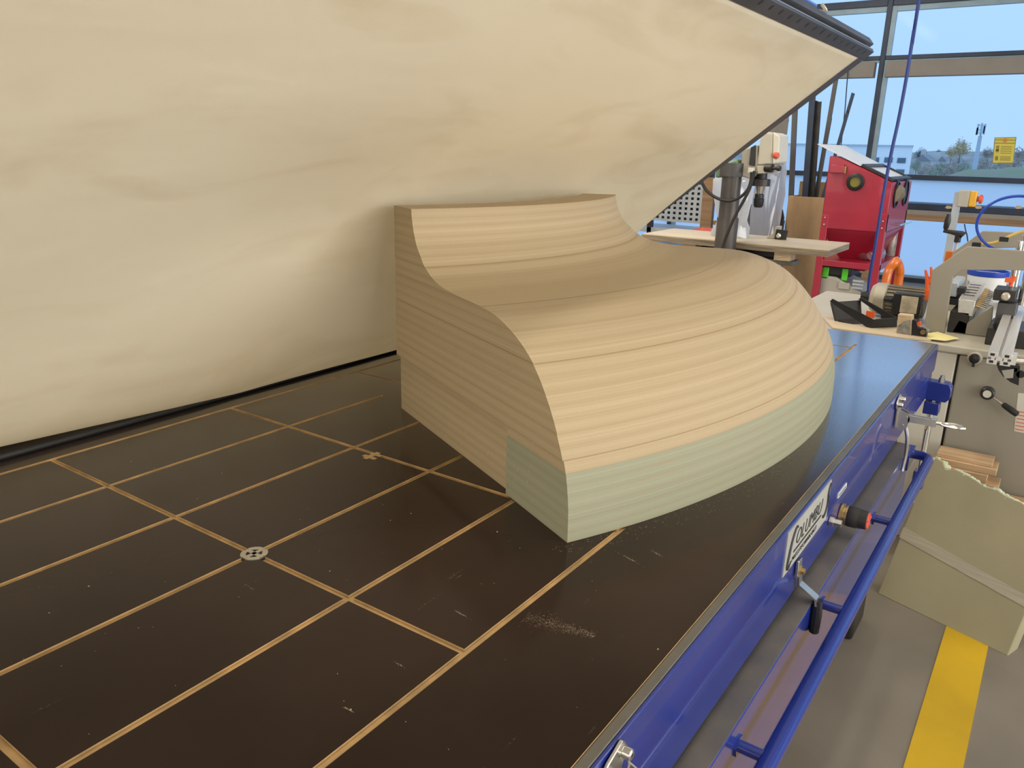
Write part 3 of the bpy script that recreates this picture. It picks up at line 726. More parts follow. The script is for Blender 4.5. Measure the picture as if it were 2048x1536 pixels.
# knob
c = P(1950, 715, x=BX); q = MB(); q.lathe([(.024, 0), (.024, .003), (.020, .005), (.018, .016)], c, (-1, 0, 0), 20); kn = q.build('knob', M['cream'], mach)
q = MB(); q.lathe([(.0165, .014), (.0175, .018), (.0165, .026), (.012, .029), (.001, .029)], c, (-1, 0, 0), 20); q.box(c.x - .012, c.x - .006, c.y - .004, c.y + .004, c.z - .032, c.z - .01); q.build('cap', M['black'], kn)
# crank
c = P(1976, 784, x=BX); q = MB(); q.lathe([(.020, 0), (.022, .004), (.022, .026), (.018, .030), (.001, .030)], c, (-1, 0, 0), 22); ck = q.build('crank', M['black'], mach)
q = MB(); q.lathe([(.013, .0295), (.013, .033), (.001, .033)], c, (-1, 0, 0), 18); q.build('crank_cap', M['creamlight'], ck)
e1 = P(2005, 808, x=BX - .03); e2 = P(2036, 830, x=BX - .04); c2 = c + Vector((-.02, 0, 0))
q = MB(); q.cyl(c2 + (e1 - c2) * .4, e1, .0045); q.build('arm', M['chrome'], ck)
q = MB(); q.tube([e1 + (e2 - e1) * t for t in (0, .1, .6, .95, 1.0)], [.006, .0095, .011, .010, .005], 12); q.build('grip', M['black'], ck)
# sticker with small print at the right edge
q = MB(); pts = [P(2036, 786, x=BX - .001), P(2062, 788, x=BX - .001), P(2056, 868, x=BX - .001), P(2028, 862, x=BX - .001)]; q.prism(pts, (.0008, 0, 0)); st = q.build('sticker', M['creamlight'], mach)
q = MB(); 
for k in range(6):
    a_ = P(2036 - k * 1.2, 822 + k * 7, x=BX - .0012); b2 = P(2054 - k * 1.2, 824 + k * 7, x=BX - .0012); q.box(a_.x - .0004, a_.x, b2.y, a_.y, a_.z - .003, a_.z)
q.build('print', M['redrubber'], st)
# black quadrant guard with a sticker
q = MB(); xg = 2.72
arc = [P(1992, 726, x=xg), P(2040, 733, x=xg), P(2037, 771, x=xg), P(2022, 765, x=xg), P(2006, 753, x=xg), P(1997, 740, x=xg)]
q.prism(arc, (.012, 0, 0)); qd = q.build('quadrant_guard', M['black'], mach)
q = MB(); q.prism([P(2003, 741, x=xg - .001), P(2028, 738, x=xg - .001), P(2026, 756, x=xg - .001), P(2010, 757, x=xg - .001)], (.0008, 0, 0)); q.build('sticker', M['grey'], qd)
q = MB(); q.cyl(P(2041, 749, x=xg), P(2041, 749, x=xg) + Vector((.012, 0, 0)), .012); q.build('knob', M['black'], qd)
q = MB(); q.box(xg, BX + .05, P(2030, 740, x=xg).y - .006, P(2030, 740, x=xg).y + .006, P(2030, 740, x=xg).z - .006, P(2030, 740, x=xg).z + .006); q.build('bracket', M['darksteel'], qd)


# arched side plates
def arch(name, x, th, px, m, shift=0):
    q = MB(); q.prism([P(u, v, x=x) for u, v in px], (th, 0, 0)); return q.build(name, m, mach, bevel=.002)


ax3 = 3.06
pts = [P(u, v, x=ax3) for u, v in ((1848, 657), (1865, 540), (1934, 493), (2048, 502), (2140, 510), (2140, 552), (2048, 541), (1924, 540), (1906, 553), (1899, 594), (1889, 666))]
pts[0].z = BT + .001; pts[-1].z = BT + .001
q = MB(); q.prism(pts, (.02, 0, 0)); q.build('arch_plate', M['taupe'], mach, bevel=.002)
ax4 = 3.62
pts = [P(u, v, x=ax4) for u, v in ((1880, 640), (1905, 505), (1965, 462), (2048, 466), (2140, 470), (2140, 505), (2048, 495), (1975, 497), (1945, 515), (1925, 640))]
pts[0].z = BT + .001; pts[-1].z = BT + .001
q = MB(); q.prism(pts, (.02, 0, 0)); q.build('arch_plate', M['taupe'], mach, bevel=.002)
pA = [P(u, v, x=3.12) for u, v in ((1905, 655), (1918, 640), (1934, 646), (1986, 612), (1982, 672), (1905, 664))]
for p in (pA[0], pA[4], pA[5]): p.z = BT + .001
q = MB(); q.prism(pA, (.015, 0, 0)); q.build('gusset_plate', M['taupe'], mach, bevel=.002)
q = MB(); p = P(1990, 650, x=3.0); q.box(2.98, 3.2, p.y - .11, p.y + .02, BT, BT + .062); q.build('guide_block', M['darksteel'], mach, bevel=.003)
q = MB(); p = P(1998, 652, x=2.98); q.lathe([(.018, 0), (.018, .006), (.008, .008), (.008, .012)], p, (-1, 0, 0), 18); q.build('wheel', M['black'], mach)
# boring head with its row of bits
hx0 = 3.12
a0, a1, a2, a3 = P(1917, 598, x=hx0), P(1952, 602, x=hx0), P(1945, 634, x=hx0), P(1915, 626, x=hx0)
bv = P(1973, 567, x=3.36) - a1
q = MB(); q.loft([[a0, a1, a2, a3], [p + bv for p in (a0, a1, a2, a3)]]); bh = q.build('boring_head', M['alu'], mach, bevel=.003)
q = MB()
for k in range(5):
    p = a0 + (a1 - a0) * .25 + bv * (.25 + .15 * k); q.box(p.x - .003, p.x + .003, p.y - .03, p.y + .008, p.z, p.z + .0015)
q.build('groove', M['black'], bh)
bits = 11
for k in range(bits):
    p = a1 + (a2 - a1) * .35 + bv * (.06 + .9 * k / (bits - 1))
    q = MB(); q.cyl(p, p + Vector((0, -.016, -.004)), .0055, n=10); b = q.build('drill_bit', M['brass'], bh)
    q = MB(); q.cyl(p + Vector((0, -.016, -.004)), p + Vector((0, -.036, -.009)), .0028, n=8); q.build('tip', M['chrome'], b)
p = (a2 + a3) / 2; q = MB(); q.box(p.x, p.x + .25, p.y - .015, p.y + .05, BT, p.z + .01); q.build('head_base', M['darksteel'], mach, bevel=.003)
q = MB(); p = P(1912, 575, x=3.25); q.box(3.2, 3.42, p.y - .012, p.y + .022, p.z - .03, p.z + .025); q.build('side_bar', M['perf'], mach, bevel=.004)
q = MB(); p = P(1922, 580, x=3.2); q.box(3.19, 3.25, p.y - .014, p.y + .012, p.z - .01, p.z + .008); q.box(3.2, 3.4, p.y - .01, p.y + .05, p.z - .06, p.z - .035); q.build('sensor', M['black'], mach)
# cylinders and clamp head at the right
for (u, v0, v1, r, x) in ((2017, 480, 600, .010, 3.2), (2028, 470, 580, .010, 3.3), (2043, 520, 610, .014, 3.15)):
    p0, p1 = P(u, v1, x=x), P(u, v1, x=x); p0.z = P(u, v0, x=x).z
    q = MB(); q.cyl(p1, p0, r); q.build('guide_post', M['chrome'], mach)
q = MB(); p = P(2010, 590, x=3.1); q.box(3.08, 3.2, p.y - .035, p.y + .035, p.z - .02, p.z + .02); q.build('clamp_head', M['darksteel'], mach, bevel=.003)
q = MB(); p = P(2012, 625, x=3.1); q.box(3.09, 3.22, p.y - .03, p.y + .03, BT + .06, P(2010, 605, x=3.1).z); q.build('slide', M['rust'], mach, bevel=.003)
q = MB(); p = P(2012, 592, x=3.07); q.lathe([(.014, 0), (.014, .02), (.009, .024), (.001, .024)], p, (-1, 0, 0), 16); q.build('pad', M['motor'], mach)
q = MB(); p = P(2018, 560, x=3.08); q.box(p.x - .01, p.x + .01, p.y - .012, p.y + .012, p.z - .008, p.z + .008); q.cyl(p, P(2030, 553, x=3.08), .006); q.cyl(P(2030, 553, x=3.08), P(2020, 572, x=3.08), .006); q.build('clamp_lever', M['orangered'], mach)
# aluminium fence
n0 = P(1998, 718, x=2.40); n1 = P(2041, 586, z=n0.z)
dirf = (n1 - n0); dirf.z = 0.0; Lf = dirf.length; dirf.normalize(); sd = Vector((-dirf.y, dirf.x, 0)) * -1
FM = Matrix(((dirf.x, sd.x * 1.25, 0, n0.x), (dirf.y, sd.y * 1.25, 0, n0.y), (0, 0, 1.25, n0.z), (0, 0, 0, 1)))
q = MB(FM); h = .0135; L2 = Lf * 1.0
for s in (-1, 1):
    q.box(0, L2, s * .0135 - .0105, s * .0135 + .0105, .002, h + .001); q.box(0, L2, s * .0135 - .0105, s * .0135 + .0105, -h - .001, -.004)
    q.box(.0, L2, s * .0125 - .004, s * .0125 + .004, -.004, .002)
q.box(0, L2, -.007, .007, -.005, .005); fe = q.build('fence', M['alu'], mach, bevel=.0006)
q = MB(FM)
for s in (-1, 1):
    for t in (-1, 1): q.box(-.0004, .0, s * .0145 - .0045, s * .0145 + .0045, t * .0085 - .003, t * .0085 + .003)
q.build('end_hole', M['black'], fe)
q = MB(FM); q.box(.012, .055, .024, .034, -.012, .012); q.cyl((.02, .034, -.002), (.02, .052, -.002), .006); q.build('clamp_plate', M['alu'], fe)
q = MB(FM); q.tube([(.02, .050, -.006), (.02, .064, -.004), (.02, .074, .008), (.018, .084, .030)], [.009, .009, .0075, .006], 10); q.build('clamp_lever', M['orangered'], fe)
q = MB(FM); q.box(min(.66, Lf - .05), min(.72, Lf), -.014, .014, (BT - n0.z) / 1.25, -.0146); q.build('support', M['taupe'], fe)
# motor on the left of the arch
mc0, mc1 = P(1741, 592, x=3.28), P(1852, 602, x=3.28); mc1.x = mc0.x; mc1.z = mc0.z
R_ = (P(1760, 560, x=3.28).z - P(1760, 622, x=3.28).z) / 2
ax_ = (mc1 - mc0).normalized(); Lm = (mc1 - mc0).length; mc0.z -= .005
mot = None
q = MB(); q.lathe([(R_ * .45, 0), (R_ * .8, .006), (R_ * 1.0, .022), (R_ * 1.02, Lm * .30), (R_ * .95, Lm * .32)], mc0, ax_, 28); mot = q.build('motor', M['motor'], mach)
q = MB()
q.lathe([(R_ * .84, Lm * .31), (R_ * .84, Lm * 1.0)], mc0, ax_, 28)
for k in range(22):
    an = 2 * pi * k / 22; q.box(-.0022, .0022, 0, Lm * .66, 0, R_ * .97, m=Matrix.Translation(mc0 + ax_ * Lm * .33) @ Matrix(((1, 0, 0, 0), (0, -1, 0, 0), (0, 0, 1, 0), (0, 0, 0, 1))) @ Matrix.Rotation(an, 4, 'Y'))
q.build('finned_body', M['motorfin'], mot)
q = MB(); q.cyl(mc0 - ax_ * .035, mc0 + ax_ * .004, R_ * .30); q.build('shaft_cover', M['black'], mot)
tb0, tb1 = P(1788, 585, x=3.19), P(1838, 634, x=3.19)
q = MB(); q.box(3.185, 3.225, tb1.y, tb0.y, tb1.z, tb0.z); bx_ = q.build('terminal_box', M['black'], mot, bevel=.004)
q = MB(); s0, s1 = P(1804, 591, x=3.184), P(1832, 628, x=3.184); q.box(3.1835, 3.1848, s1.y, s0.y, s1.z, s0.z); q.build('rating_plate', M['nplate'], bx_)
q = MB(); q.cyl(P(1768, 598, x=3.2), P(1785, 600, x=3.2), .010); q.build('cable_gland', M['black'], mot)
q = MB(); q.box(mc0.x - .05, mc0.x + .05, mc1.y + .02, mc0.y - .06, BT, mc0.z - R_ * .8); q.build('motor_foot', M['darksteel'], mot)
# orange wing handle above the motor
p = P(1856, 575, x=3.2)
q = MB(); q.tube([P(1856, 582, x=3.2), P(1855, 560, x=3.2), P(1851, 540, x=3.2)], [.010, .008, .004], 8); q.tube([P(1858, 566, x=3.2), P(1864, 552, x=3.2), P(1862, 534, x=3.2)], [.008, .007, .004], 8)
q.cyl(P(1857, 600, x=3.2), P(1856, 580, x=3.2), .012); q.build('wing_handle', M['orangered'], mach)
# height crank behind the arch
xk = 3.75
q = MB(); pb = P(1903, 545, x=xk); pt_ = P(1906, 470, x=xk); pt_.y = pb.y; q.cyl(Vector((pb.x, pb.y, BT)), pt_, .008, n=12); hc = q.build('height_spindle', M['perf'], mach)
q = MB(); q.tube([pt_ + Vector((0, -.02, 0)), pt_ + Vector((0, -.012, .006)), pt_ + Vector((0, .03, .012)), pt_ + Vector((0, .06, .016))], [.016, .014, .009, .008], 10); q.cyl(pt_ + Vector((0, 0, -.03)), pt_ + Vector((0, 0, .012)), .013); q.build('crank_arm', M['black'], hc)
hb = pt_ + Vector((0, .053, .018)); q = MB(); q.tube([hb, hb + Vector((0, 0, .012)), hb + Vector((0, -.002, .04)), hb + Vector((0, -.003, .07))], [.006, .011, .013, .008], 12); q.build('grip', M['black'], hc)
q = MB(); p = P(1903, 510, x=xk - .03); q.box(p.x - .025, p.x + .025, p.y - .022, p.y + .022, p.z - .03, p.z + .018); q.build('position_counter', M['orange'], hc, bevel=.003)
# post with emergency stop
xe = 3.85
pb, pt_ = P(1905, 520, x=xe), P(1917, 384, x=xe)
q = MB(); q.box(xe, xe + .03, pt_.y - .014, pt_.y + .014, BT, pt_.z); es = q.build('switch_post', M['perf'], mach)
c = P(1930, 397, x=xe - .02); q = MB(); q.box(c.x - .02, c.x + .025, c.y - .018, c.y + .026, c.z - .036, c.z + .036); q.build('switch_housing', M['grey'], es, bevel=.004)
q = MB(); q.box(c.x - .02, c.x + .025, c.y - .046, c.y - .018, c.z - .034, c.z + .034); q.build('switch_lid', mat('yellow_switch', (.70, .38, .03), .4), es, bevel=.005)
q = MB(); q.lathe([(.011, 0), (.011, .008), (.019, .010), (.019, .020), (.010, .024), (.001, .024)], (c.x, c.y - .046, c.z), (0, -1, 0), 16); q.build('stop_button', M['redrubber'], es)
# hoses on the machine
cc = P(2032, 450, x=3.5); rr_ = (P(2032, 391, x=3.5) - P(2032, 505, x=3.5)).length / 2
q = MB(); q.tube([cc + Vector((.01 * math.sin(t * 2), -1.22 * rr_ * math.cos(t), rr_ * math.sin(t) * 1.0)) for t in [(-.35 + 1.85 * k / 50) * pi for k in range(51)]], .0055, 8); q.build('air_hose', M['hose'], mach)
q = MB(); q.tube(spl([P(u, v, x=3.55) for u, v in ((1952, 489), (1966, 488), (1985, 486), (2005, 480), (2025, 470), (2050, 462), (2080, 458))]), .006, 8); q.build('cable', M['yel'], mach)
for u, v in ((1953, 489), (2008, 478)):
    q = MB(); p = P(u, v, x=3.55); q.box(p.x - .01, p.x + .01, p.y - .016, p.y + .016, p.z - .01, p.z + .008); q.build('cable_clip', M['black'], mach)
q = MB(); q.tube([P(u, v, x=3.8) for u, v in ((1929, 448), (1931, 460), (1934, 470), (1936, 485), (1935, 500))], .0025, 6); q.build('cable', M['darksteel'], mach)

# bucket behind the boring head
bc = P(1970, 580, x=3.45); bt = P(1970, 540, x=3.45)
bk = thing('bucket', 'white plastic bucket with blue rim inside the cream machine', 'bucket', (bc.x, bc.y, BT))
hb_ = bt.z - BT
q = MB(); q.lathe([(.060, 0.001), (.072, hb_ - .012), (.069, hb_ - .012), (.058, .004)], (bc.x, bc.y, BT), (0, 0, 1), 28); q.build('body', M['white'], bk)
q = MB(); q.lathe([(.073, hb_ - .020), (.0745, hb_ - .016), (.0745, hb_), (.069, hb_), (.069, hb_ - .014)], (bc.x, bc.y, BT), (0, 0, 1), 28); q.build('rim', M['hose'], bk)
q = MB()
for k in range(3):
    for j in range(9):
        an = math.radians(178 + j * 4); r_ = .0703
        q.box(-.0005, .0005, -.0016, .0016, -.001, .001, m=Matrix.Translation((bc.x + r_ * math.cos(an), bc.y + r_ * math.sin(an), BT + hb_ * (.55 - k * .09))) @ Matrix.Rotation(an, 4, 'Z'))
q.build('print', M['ink'], bk)

# things lying on the machine top
zt = BT + .001
o = MB(); pl = [P(1640, 632, z=zt), P(1700, 630, z=zt), P(1850, 668, z=zt), P(1862, 682, z=zt), P(1790, 700, z=zt), P(1640, 676, z=zt)]
for p in pl: p.x = max(p.x, BX - .02)
o.prism(pl, (0, 0, .006)); o = o.build('plywood_offcut', M['plypale']); tag(o, 'thin pale plywood sheet lying on the machine behind the table end', 'plywood sheet')
zs = zt + .0065
o = MB(); o.prism([P(1848, 668, z=zs), P(1875, 664, z=zs), P(1918, 677, z=zs), P(1890, 682, z=zs), P(1856, 678, z=zs)], (0, 0, .0012)); o.prism([P(1852, 671, z=zs + .0013), P(1888, 668, z=zs + .0013), P(1903, 678, z=zs + .0013), P(1862, 677, z=zs + .0013)], (0, 0, .001))
o = o.build('paper_sheet', M['paper']); tag(o, 'crumpled yellow paper sheet at the foot of the arched plate', 'paper')
# black tray tipped on its side
c0 = P(1672, 632, z=zs + .03)
tr = thing('tray', 'open black plastic tray lying tilted on the plywood sheet beside the motor', 'tray', (c0.x + .05, c0.y - .06, zs))
q = MB(); pf = [P(1660, 602, x=3.02), P(1744, 662, x=2.97), P(1795, 650, x=3.06), P(1795, 634, x=3.06), P(1748, 640, x=2.97), P(1672, 596, x=3.02)]
q.loft([[P(1659, 603, x=3.03), P(1665, 597, x=3.03), P(1748, 639, x=2.96), P(1741, 660, x=2.96)], [P(1663, 606, x=3.035), P(1668, 600, x=3.035), P(1751, 641, x=2.967), P(1744, 660, x=2.967)]]); q.build('side', M['black'], tr, bevel=.001)
q = MB(); q.loft([[P(1741, 661, x=2.96), P(1748, 639, x=2.96), P(1794, 636, x=3.05), P(1794, 657, x=3.05)], [P(1744, 659, x=2.972), P(1751, 638, x=2.972), P(1794, 634, x=3.062), P(1794, 655, x=3.062)]]); q.build('end', M['black'], tr, bevel=.001)
q = MB(); q.loft([[P(1716, 598, x=3.14), P(1723, 595, x=3.14), P(1792, 634, x=3.06), P(1790, 650, x=3.06)], [P(1718, 599, x=3.15), P(1725, 596, x=3.15), P(1794, 634, x=3.07), P(1792, 650, x=3.07)]]); q.build('side', M['black'], tr, bevel=.001)
q = MB(); q.loft([[P(1664, 604, x=3.04), P(1722, 600, x=3.15), P(1724, 640, x=3.10), P(1672, 644, x=3.0)], [P(1660, 606, x=3.045), P(1719, 602, x=3.155), P(1722, 644, x=3.105), P(1670, 647, x=3.005)]]); q.build('back', M['black'], tr, bevel=.001)
q = MB(); q.loft([[P(1676, 640, x=3.0), P(1726, 636, x=3.1), P(1790, 652, x=3.06), P(1745, 660, x=2.97)], [P(1676, 644, x=3.0), P(1726, 640, x=3.1), P(1790, 656, x=3.06), P(1745, 663, x=2.97)]]); q.build('bottom', M['rubber'], tr)
o = MB(); o.loft([[P(1731, 634, x=3.03), P(1733, 621, x=3.03), P(1750, 624, x=3.03), P(1748, 637, x=3.03)], [P(1731, 634, x=3.045), P(1733, 621, x=3.045), P(1750, 624, x=3.045), P(1748, 637, x=3.045)]]); o = o.build('clip', M['orangered'], bevel=.001); tag(o, 'small orange red plastic clip lying in the black tray', 'clip')
# sanding block and tape dispenser
sb = thing('sanding_block', 'wooden sanding block with grey felt face standing on the plywood sheet', 'sanding block', tuple(P(1808, 672, z=zs)))
xb = 2.93
f4 = [P(1792, 670, x=xb), P(1796, 629, x=xb), P(1824, 632, x=xb), P(1822, 672, x=xb)]
f4[0].z = f4[3].z = zs
q = MB(); q.prism(f4, (.045, .0, 0)); q.build('wood', M['tan'], sb, bevel=.001)
q = MB(); q.prism([P(1793, 669, x=xb - .001), P(1796, 651, x=xb - .001), P(1806, 644, x=xb - .001), P(1821, 640, x=xb - .001), P(1821, 671, x=xb - .001)], (.0009, 0, 0)); q.build('felt', M['felt'], sb)
td = thing('tape_dispenser', 'black hand tape dispenser with orange guard beside the sanding block', 'tape dispenser', tuple(P(1838, 672, z=zs)))
q = MB(); q.prism([P(1823, 672, x=xb), P(1825, 640, x=xb), P(1832, 641, x=xb), P(1836, 656, x=xb), P(1852, 658, x=xb), P(1853, 672, x=xb)], (.03, 0, 0)); q.build('body', M['black'], td, bevel=.001)
c = P(1846, 664, x=xb - .001); q = MB(); q.lathe([(.0085, 0), (.0085, .006), (.006, .006), (.006, .002)], c, (-1, 0, 0), 18); q.build('roller', M['brass'], td)
q = MB(); q.prism([P(1832, 647, x=xb + .002), P(1840, 643, x=xb + .002), P(1842, 650, x=xb + .002), P(1833, 654, x=xb + .002)], (.02, 0, 0)); q.build('guard', M['orangered'], td)
q = MB(); q.prism([P(1842, 650, x=xb + .004), P(1846, 649, x=xb + .004), P(1858, 660, x=xb + .004), P(1856, 666, x=xb + .004)], (.02, 0, 0)); q.build('tape_end', M['bag'], td)

# ------------------------------------------------------------------ hanging blue hose
pts = [P(1838, 0, x=4.4), P(1828, 60, x=4.4), P(1812, 160, x=4.4), P(1797, 240, x=4.4), P(1786, 290, x=4.4), P(1774, 350, x=4.4), P(1762, 420, x=4.4), P(1751, 490, x=4.4), P(1741, 545, x=4.4), P(1737, 580, x=4.4), P(1737, 640, x=4.4)]
up = pts[0] + (pts[0] - pts[1]) * 3; up.z = 4.55
low = pts[-1].copy(); low.z = .004
o = MB(); o.tube(spl([up] + pts + [pts[-1] + Vector((.0, .01, -.3)), low], 4), .0088, 10); o = o.build('air_hose', M['hosedark'], smooth=60); tag(o, 'long blue air hose hanging down in front of the red blasting cabinet', 'hose')

# ------------------------------------------------------------------ red sandblasting cabinet
rx0, rx1 = 6.0, 6.78
S = lambda u, v: P(u, v, x=rx0)
yr, yf = S(1648, 400).y, S(1780, 400).y
zr, zf, zbt = S(1656, 312).z, S(1787, 366).z, .872
cab = thing('blasting_cabinet', 'red sandblasting cabinet with sloping window on four legs by the windows', 'sandblasting cabinet', ((rx0 + rx1) / 2, (yr + yf) / 2, 0))
q = MB(); q.prism([(rx0, yr, zbt), (rx0, yr, zr), (rx0, yr - .06, zr), (rx0, yf, zf), (rx0, yf, zbt)], (rx1 - rx0, 0, 0)); q.build('body', M['red'], cab, bevel=.006)
q = MB(); q.loft([[(rx0, yr, zbt), (rx1, yr, zbt), (rx1, yf, zbt), (rx0, yf, zbt)], [(rx0 + .28, yr - .17, .55), (rx1 - .28, yr - .17, .55), (rx1 - .28, yf + .15, .55), (rx0 + .28, yf + .15, .55)]]); q.build('hopper', M['red'], cab)
lw = .048
for lx in (rx0 - .003, rx1 - lw):
    for ly, ln in ((yr - lw, 0), (yf, 0)):
        q = MB(); q.box(lx, lx + lw, ly, ly + lw, 0, zbt + .13 if ly == yf else zbt + .1)
        lg = q.build('leg', M['red'], cab, bevel=.003)
        for dz in (.03, .08):
            q = MB(); q.lathe([(.008, 0), (.006, .005), (.001, .006)], (lx, ly + lw / 2, zbt + dz), (-1, 0, 0), 10); q.build('bolt', M['chrome'], lg)
zsh = S(1630, 518).z
q = MB(); q.box(rx0, rx1, yf, yr, zsh - .045, zsh); q.build('shelf', M['red'], cab, bevel=.003)
sl = Vector((0, yf - (yr - .06), zf - zr)).normalized(); nn = Vector((0, -sl.z, sl.y)); nn = nn if nn.z > 0 else -nn
p0 = Vector((rx0, yr - .06, zr)); Ls = (Vector((0, yf, zf)) - Vector((0, yr - .06, zr))).length
q = MB(); q.prism([p0 + sl * (-.17) + nn * .012 + Vector((-.03, 0, 0)), p0 + sl * (Ls * .40) + nn * .006 + Vector((-.0, 0, 0)), p0 + sl * (Ls * .40) + nn * .006 + Vector((rx1 - rx0, 0, 0)), p0 + sl * (-.17) + nn * .012 + Vector((rx1 - rx0, 0, 0))], nn * .004); q.build('lid_sheet', M['white'], cab)
q = MB()
wu0, wu1 = Ls * .40, Ls * .97
for x_a, x_b, ua, ub in ((.03, .75, wu0, wu0 + .035), (.03, .75, wu1 - .035, wu1), (.03, .07, wu0 + .035, wu1 - .035), (.71, .75, wu0 + .035, wu1 - .035)):
    q.prism([p0 + Vector((x_a, 0, 0)) + sl * ua + nn * .004, p0 + Vector((x_b, 0, 0)) + sl * ua + nn * .004, p0 + Vector((x_b, 0, 0)) + sl * ub + nn * .004, p0 + Vector((x_a, 0, 0)) + sl * ub + nn * .004], nn * .018)
q.build('window_frame', M['darksteel'], cab)
q = MB(); q.prism([p0 + Vector((.07, 0, 0)) + sl * (wu0 + .035) + nn * .006, p0 + Vector((.71, 0, 0)) + sl * (wu0 + .035) + nn * .006, p0 + Vector((.71, 0, 0)) + sl * (wu1 - .035) + nn * .006, p0 + Vector((.07, 0, 0)) + sl * (wu1 - .035) + nn * .006], nn * .004); q.build('window_pane', M['white'], cab)
c = S(1711, 364); q = MB(); q.lathe([(.062, 0), (.062, .008), (.05, .012), (.05, .03), (.038, .032), (.038, .012)], c, (-1, 0, 0), 24); prt = q.build('side_port', M['black'], cab)
q = MB(); q.lathe([(.036, .0125), (.036, .015), (.001, .015)], c, (-1, 0, 0), 24); q.build('port_disc', mat('amber_lens', (.22, .19, .03), .3), prt)
c = S(1676, 338); q = MB(); q.box(rx0 - .045, rx0, c.y - .05, c.y + .05, c.z - .028, c.z + .032); hb2 = q.build('switch_box', M['red'], cab, bevel=.005)
q = MB(); q.box(rx0 - .03, rx0, c.y - .062, c.y - .05, c.z - .028, c.z + .02); q.build('cable_gland', M['brass'], hb2)
for gx_ in (.20, .56):
    c = Vector((rx0 + gx_, yf, 1.135)); q = MB(); q.lathe([(.098, 0), (.098, .008), (.084, .009), (.084, .001), (.001, .001)], c + Vector((0, -.001, 0)), (0, -1, 0), 26); gp = q.build('glove_port', M['black'], cab)
    if gx_ > .3: continue
    q = MB(); q.tube([c + Vector((0, -.0015, -.01)), c + Vector((0, -.012, -.012)), c + Vector((.01, -.024, -.025)), c + Vector((.015, -.032, -.04))], [.082, .07, .045, .012], 14); q.build('glove', M['glove'], gp)
q = MB(); q.cyl((rx0 + .35, yf - .03, .905), (rx0 + .85, yf - .03, .90), .006); q.cyl((rx0 + .4, yf, .905), (rx0 + .4, yf - .03, .905), .006); q.build('air_pipe', M['chrome'], cab)
# on the shelf
c = Vector((6.66, yf + .055, zsh + .0005)); sc = thing('spray_can', 'worn spray can standing on the red cabinet shelf, at its front corner', 'spray can', tuple(c))
q = MB(); q.lathe([(.034, 0), (.036, .004), (.036, .205), (.030, .222), (.016, .232)], c, (0, 0, 1), 20); q.build('body', M['can'], sc)
q = MB(); q.lathe([(.016, .230), (.016, .245), (.011, .248), (.011, .262), (.001, .263)], c, (0, 0, 1), 16); q.build('nozzle', M['redrubber'], sc)
q = MB(); c = Vector((6.22, yf + .12, zsh))
for k in range(5): q.ball(c + Vector((random.uniform(-.08, .08), random.uniform(-.05, .05), .055)), (.07, .06, .052), 12)
o = q.build('plastic_bag', M['bag']); tag(o, 'crumpled clear plastic bag lying on the red cabinet shelf', 'bag')

# dust extractor and tool case under the shelf
de = thing('dust_extractor', 'grey dust extractor on wheels under the red cabinet shelf', 'dust extractor', (6.3, (yr + yf) / 2, 0))
ya_, yb_ = S(1634, 560).y, S(1742, 600).y
z_t, z_m, z_b = S(1640, 552).z, S(1640, 598).z, .035
q = MB(); ymid = (ya_ + yb_) / 2
zt2 = S(1640, 552).z
pr_ = [(rx0 + .06, ya_, .13), (rx0 + .06, ya_, zt2), (rx0 + .06, ya_ - .12, zt2 - .005), (rx0 + .06, yb_ + .10, zt2 - .09), (rx0 + .06, yb_, zt2 - .16), (rx0 + .06, yb_, .06), (rx0 + .06, ya_ - .16, .05), (rx0 + .06, ya_ - .06, .14)]
q.prism(pr_, (.40, 0, 0)); q.build('body', M['grey'], de, bevel=.012)
q = MB(); zz_ = S(1640, 592).z; q.box(rx0 + .054, rx0 + .06, yb_, ya_, zz_ - .008, zz_ + .004); q.build('seam', M['black'], de)
p = S(1684, 600); q = MB(); q.box(rx0 + .045, rx0 + .06, p.y - .04, p.y + .04, p.z - .09, p.z + .03); q.build('catch', M['black'], de, bevel=.004)
p = S(1684, 575); q = MB(); q.box(rx0 + .048, rx0 + .06, p.y - .04, p.y + .04, p.z - .02, p.z + .03); q.build('catch_lid', M['grey'], de, bevel=.003)
p = S(1711, 572)
for k in range(3):
    q = MB(); q.box(rx0 + .052, rx0 + .062, p.y - .045, p.y + .035, p.z - .03 + k * .026, p.z - .014 + k * .026); q.build('vent_slot', M['perf'], de)
for xw in (rx0 + .03, rx0 + .44):
    q = MB(); c = Vector((xw, ya_ - .05, .105)); q.lathe([(.105, 0), (.105, .04), (.06, .042), (.001, .042)], c, (1, 0, 0), 26); wl = q.build('wheel', M['rubber'], de)
    q = MB(); q.lathe([(.062, -.004), (.062, .001), (.001, .001)], c, (1, 0, 0), 22); q.build('hub', M['grey'], wl)
    q = MB(); c = Vector((xw + .03, yb_ + .06, .045)); q.lathe([(.045, 0), (.045, .03)], c, (1, 0, 0), 16); q.build('castor', M['rubber'], de)
q = MB(); q.cyl((rx0 + .0, yb_ + .05, zt2 - .12), (rx0 + .08, yb_ + .05, zt2 - .12), .035); q.build('hose_port', M['black'], de)
tcz = zt2 + .0015; th_ = min(.17, zsh - .047 - tcz)
tcs = thing('tool_case', 'black tool case with bright green catches stacked on the grey dust extractor', 'tool case', (6.25, ymid, tcz))
q = MB(); q.box(rx0 + .07, rx0 + .40, yb_ + .18, ya_ - .0, tcz, tcz + th_); q.build('case', M['black'], tcs, bevel=.012)
for u in (1648, 1721):
    p = S(u, 530); q = MB(); yy = max(min(p.y, ya_ - .04), yb_ + .22); q.box(rx0 + .06, rx0 + .07, yy - .022, yy + .022, tcz + th_ - .10, tcz + th_ - .012); q.build('catch', M['lime'], tcs, bevel=.004)
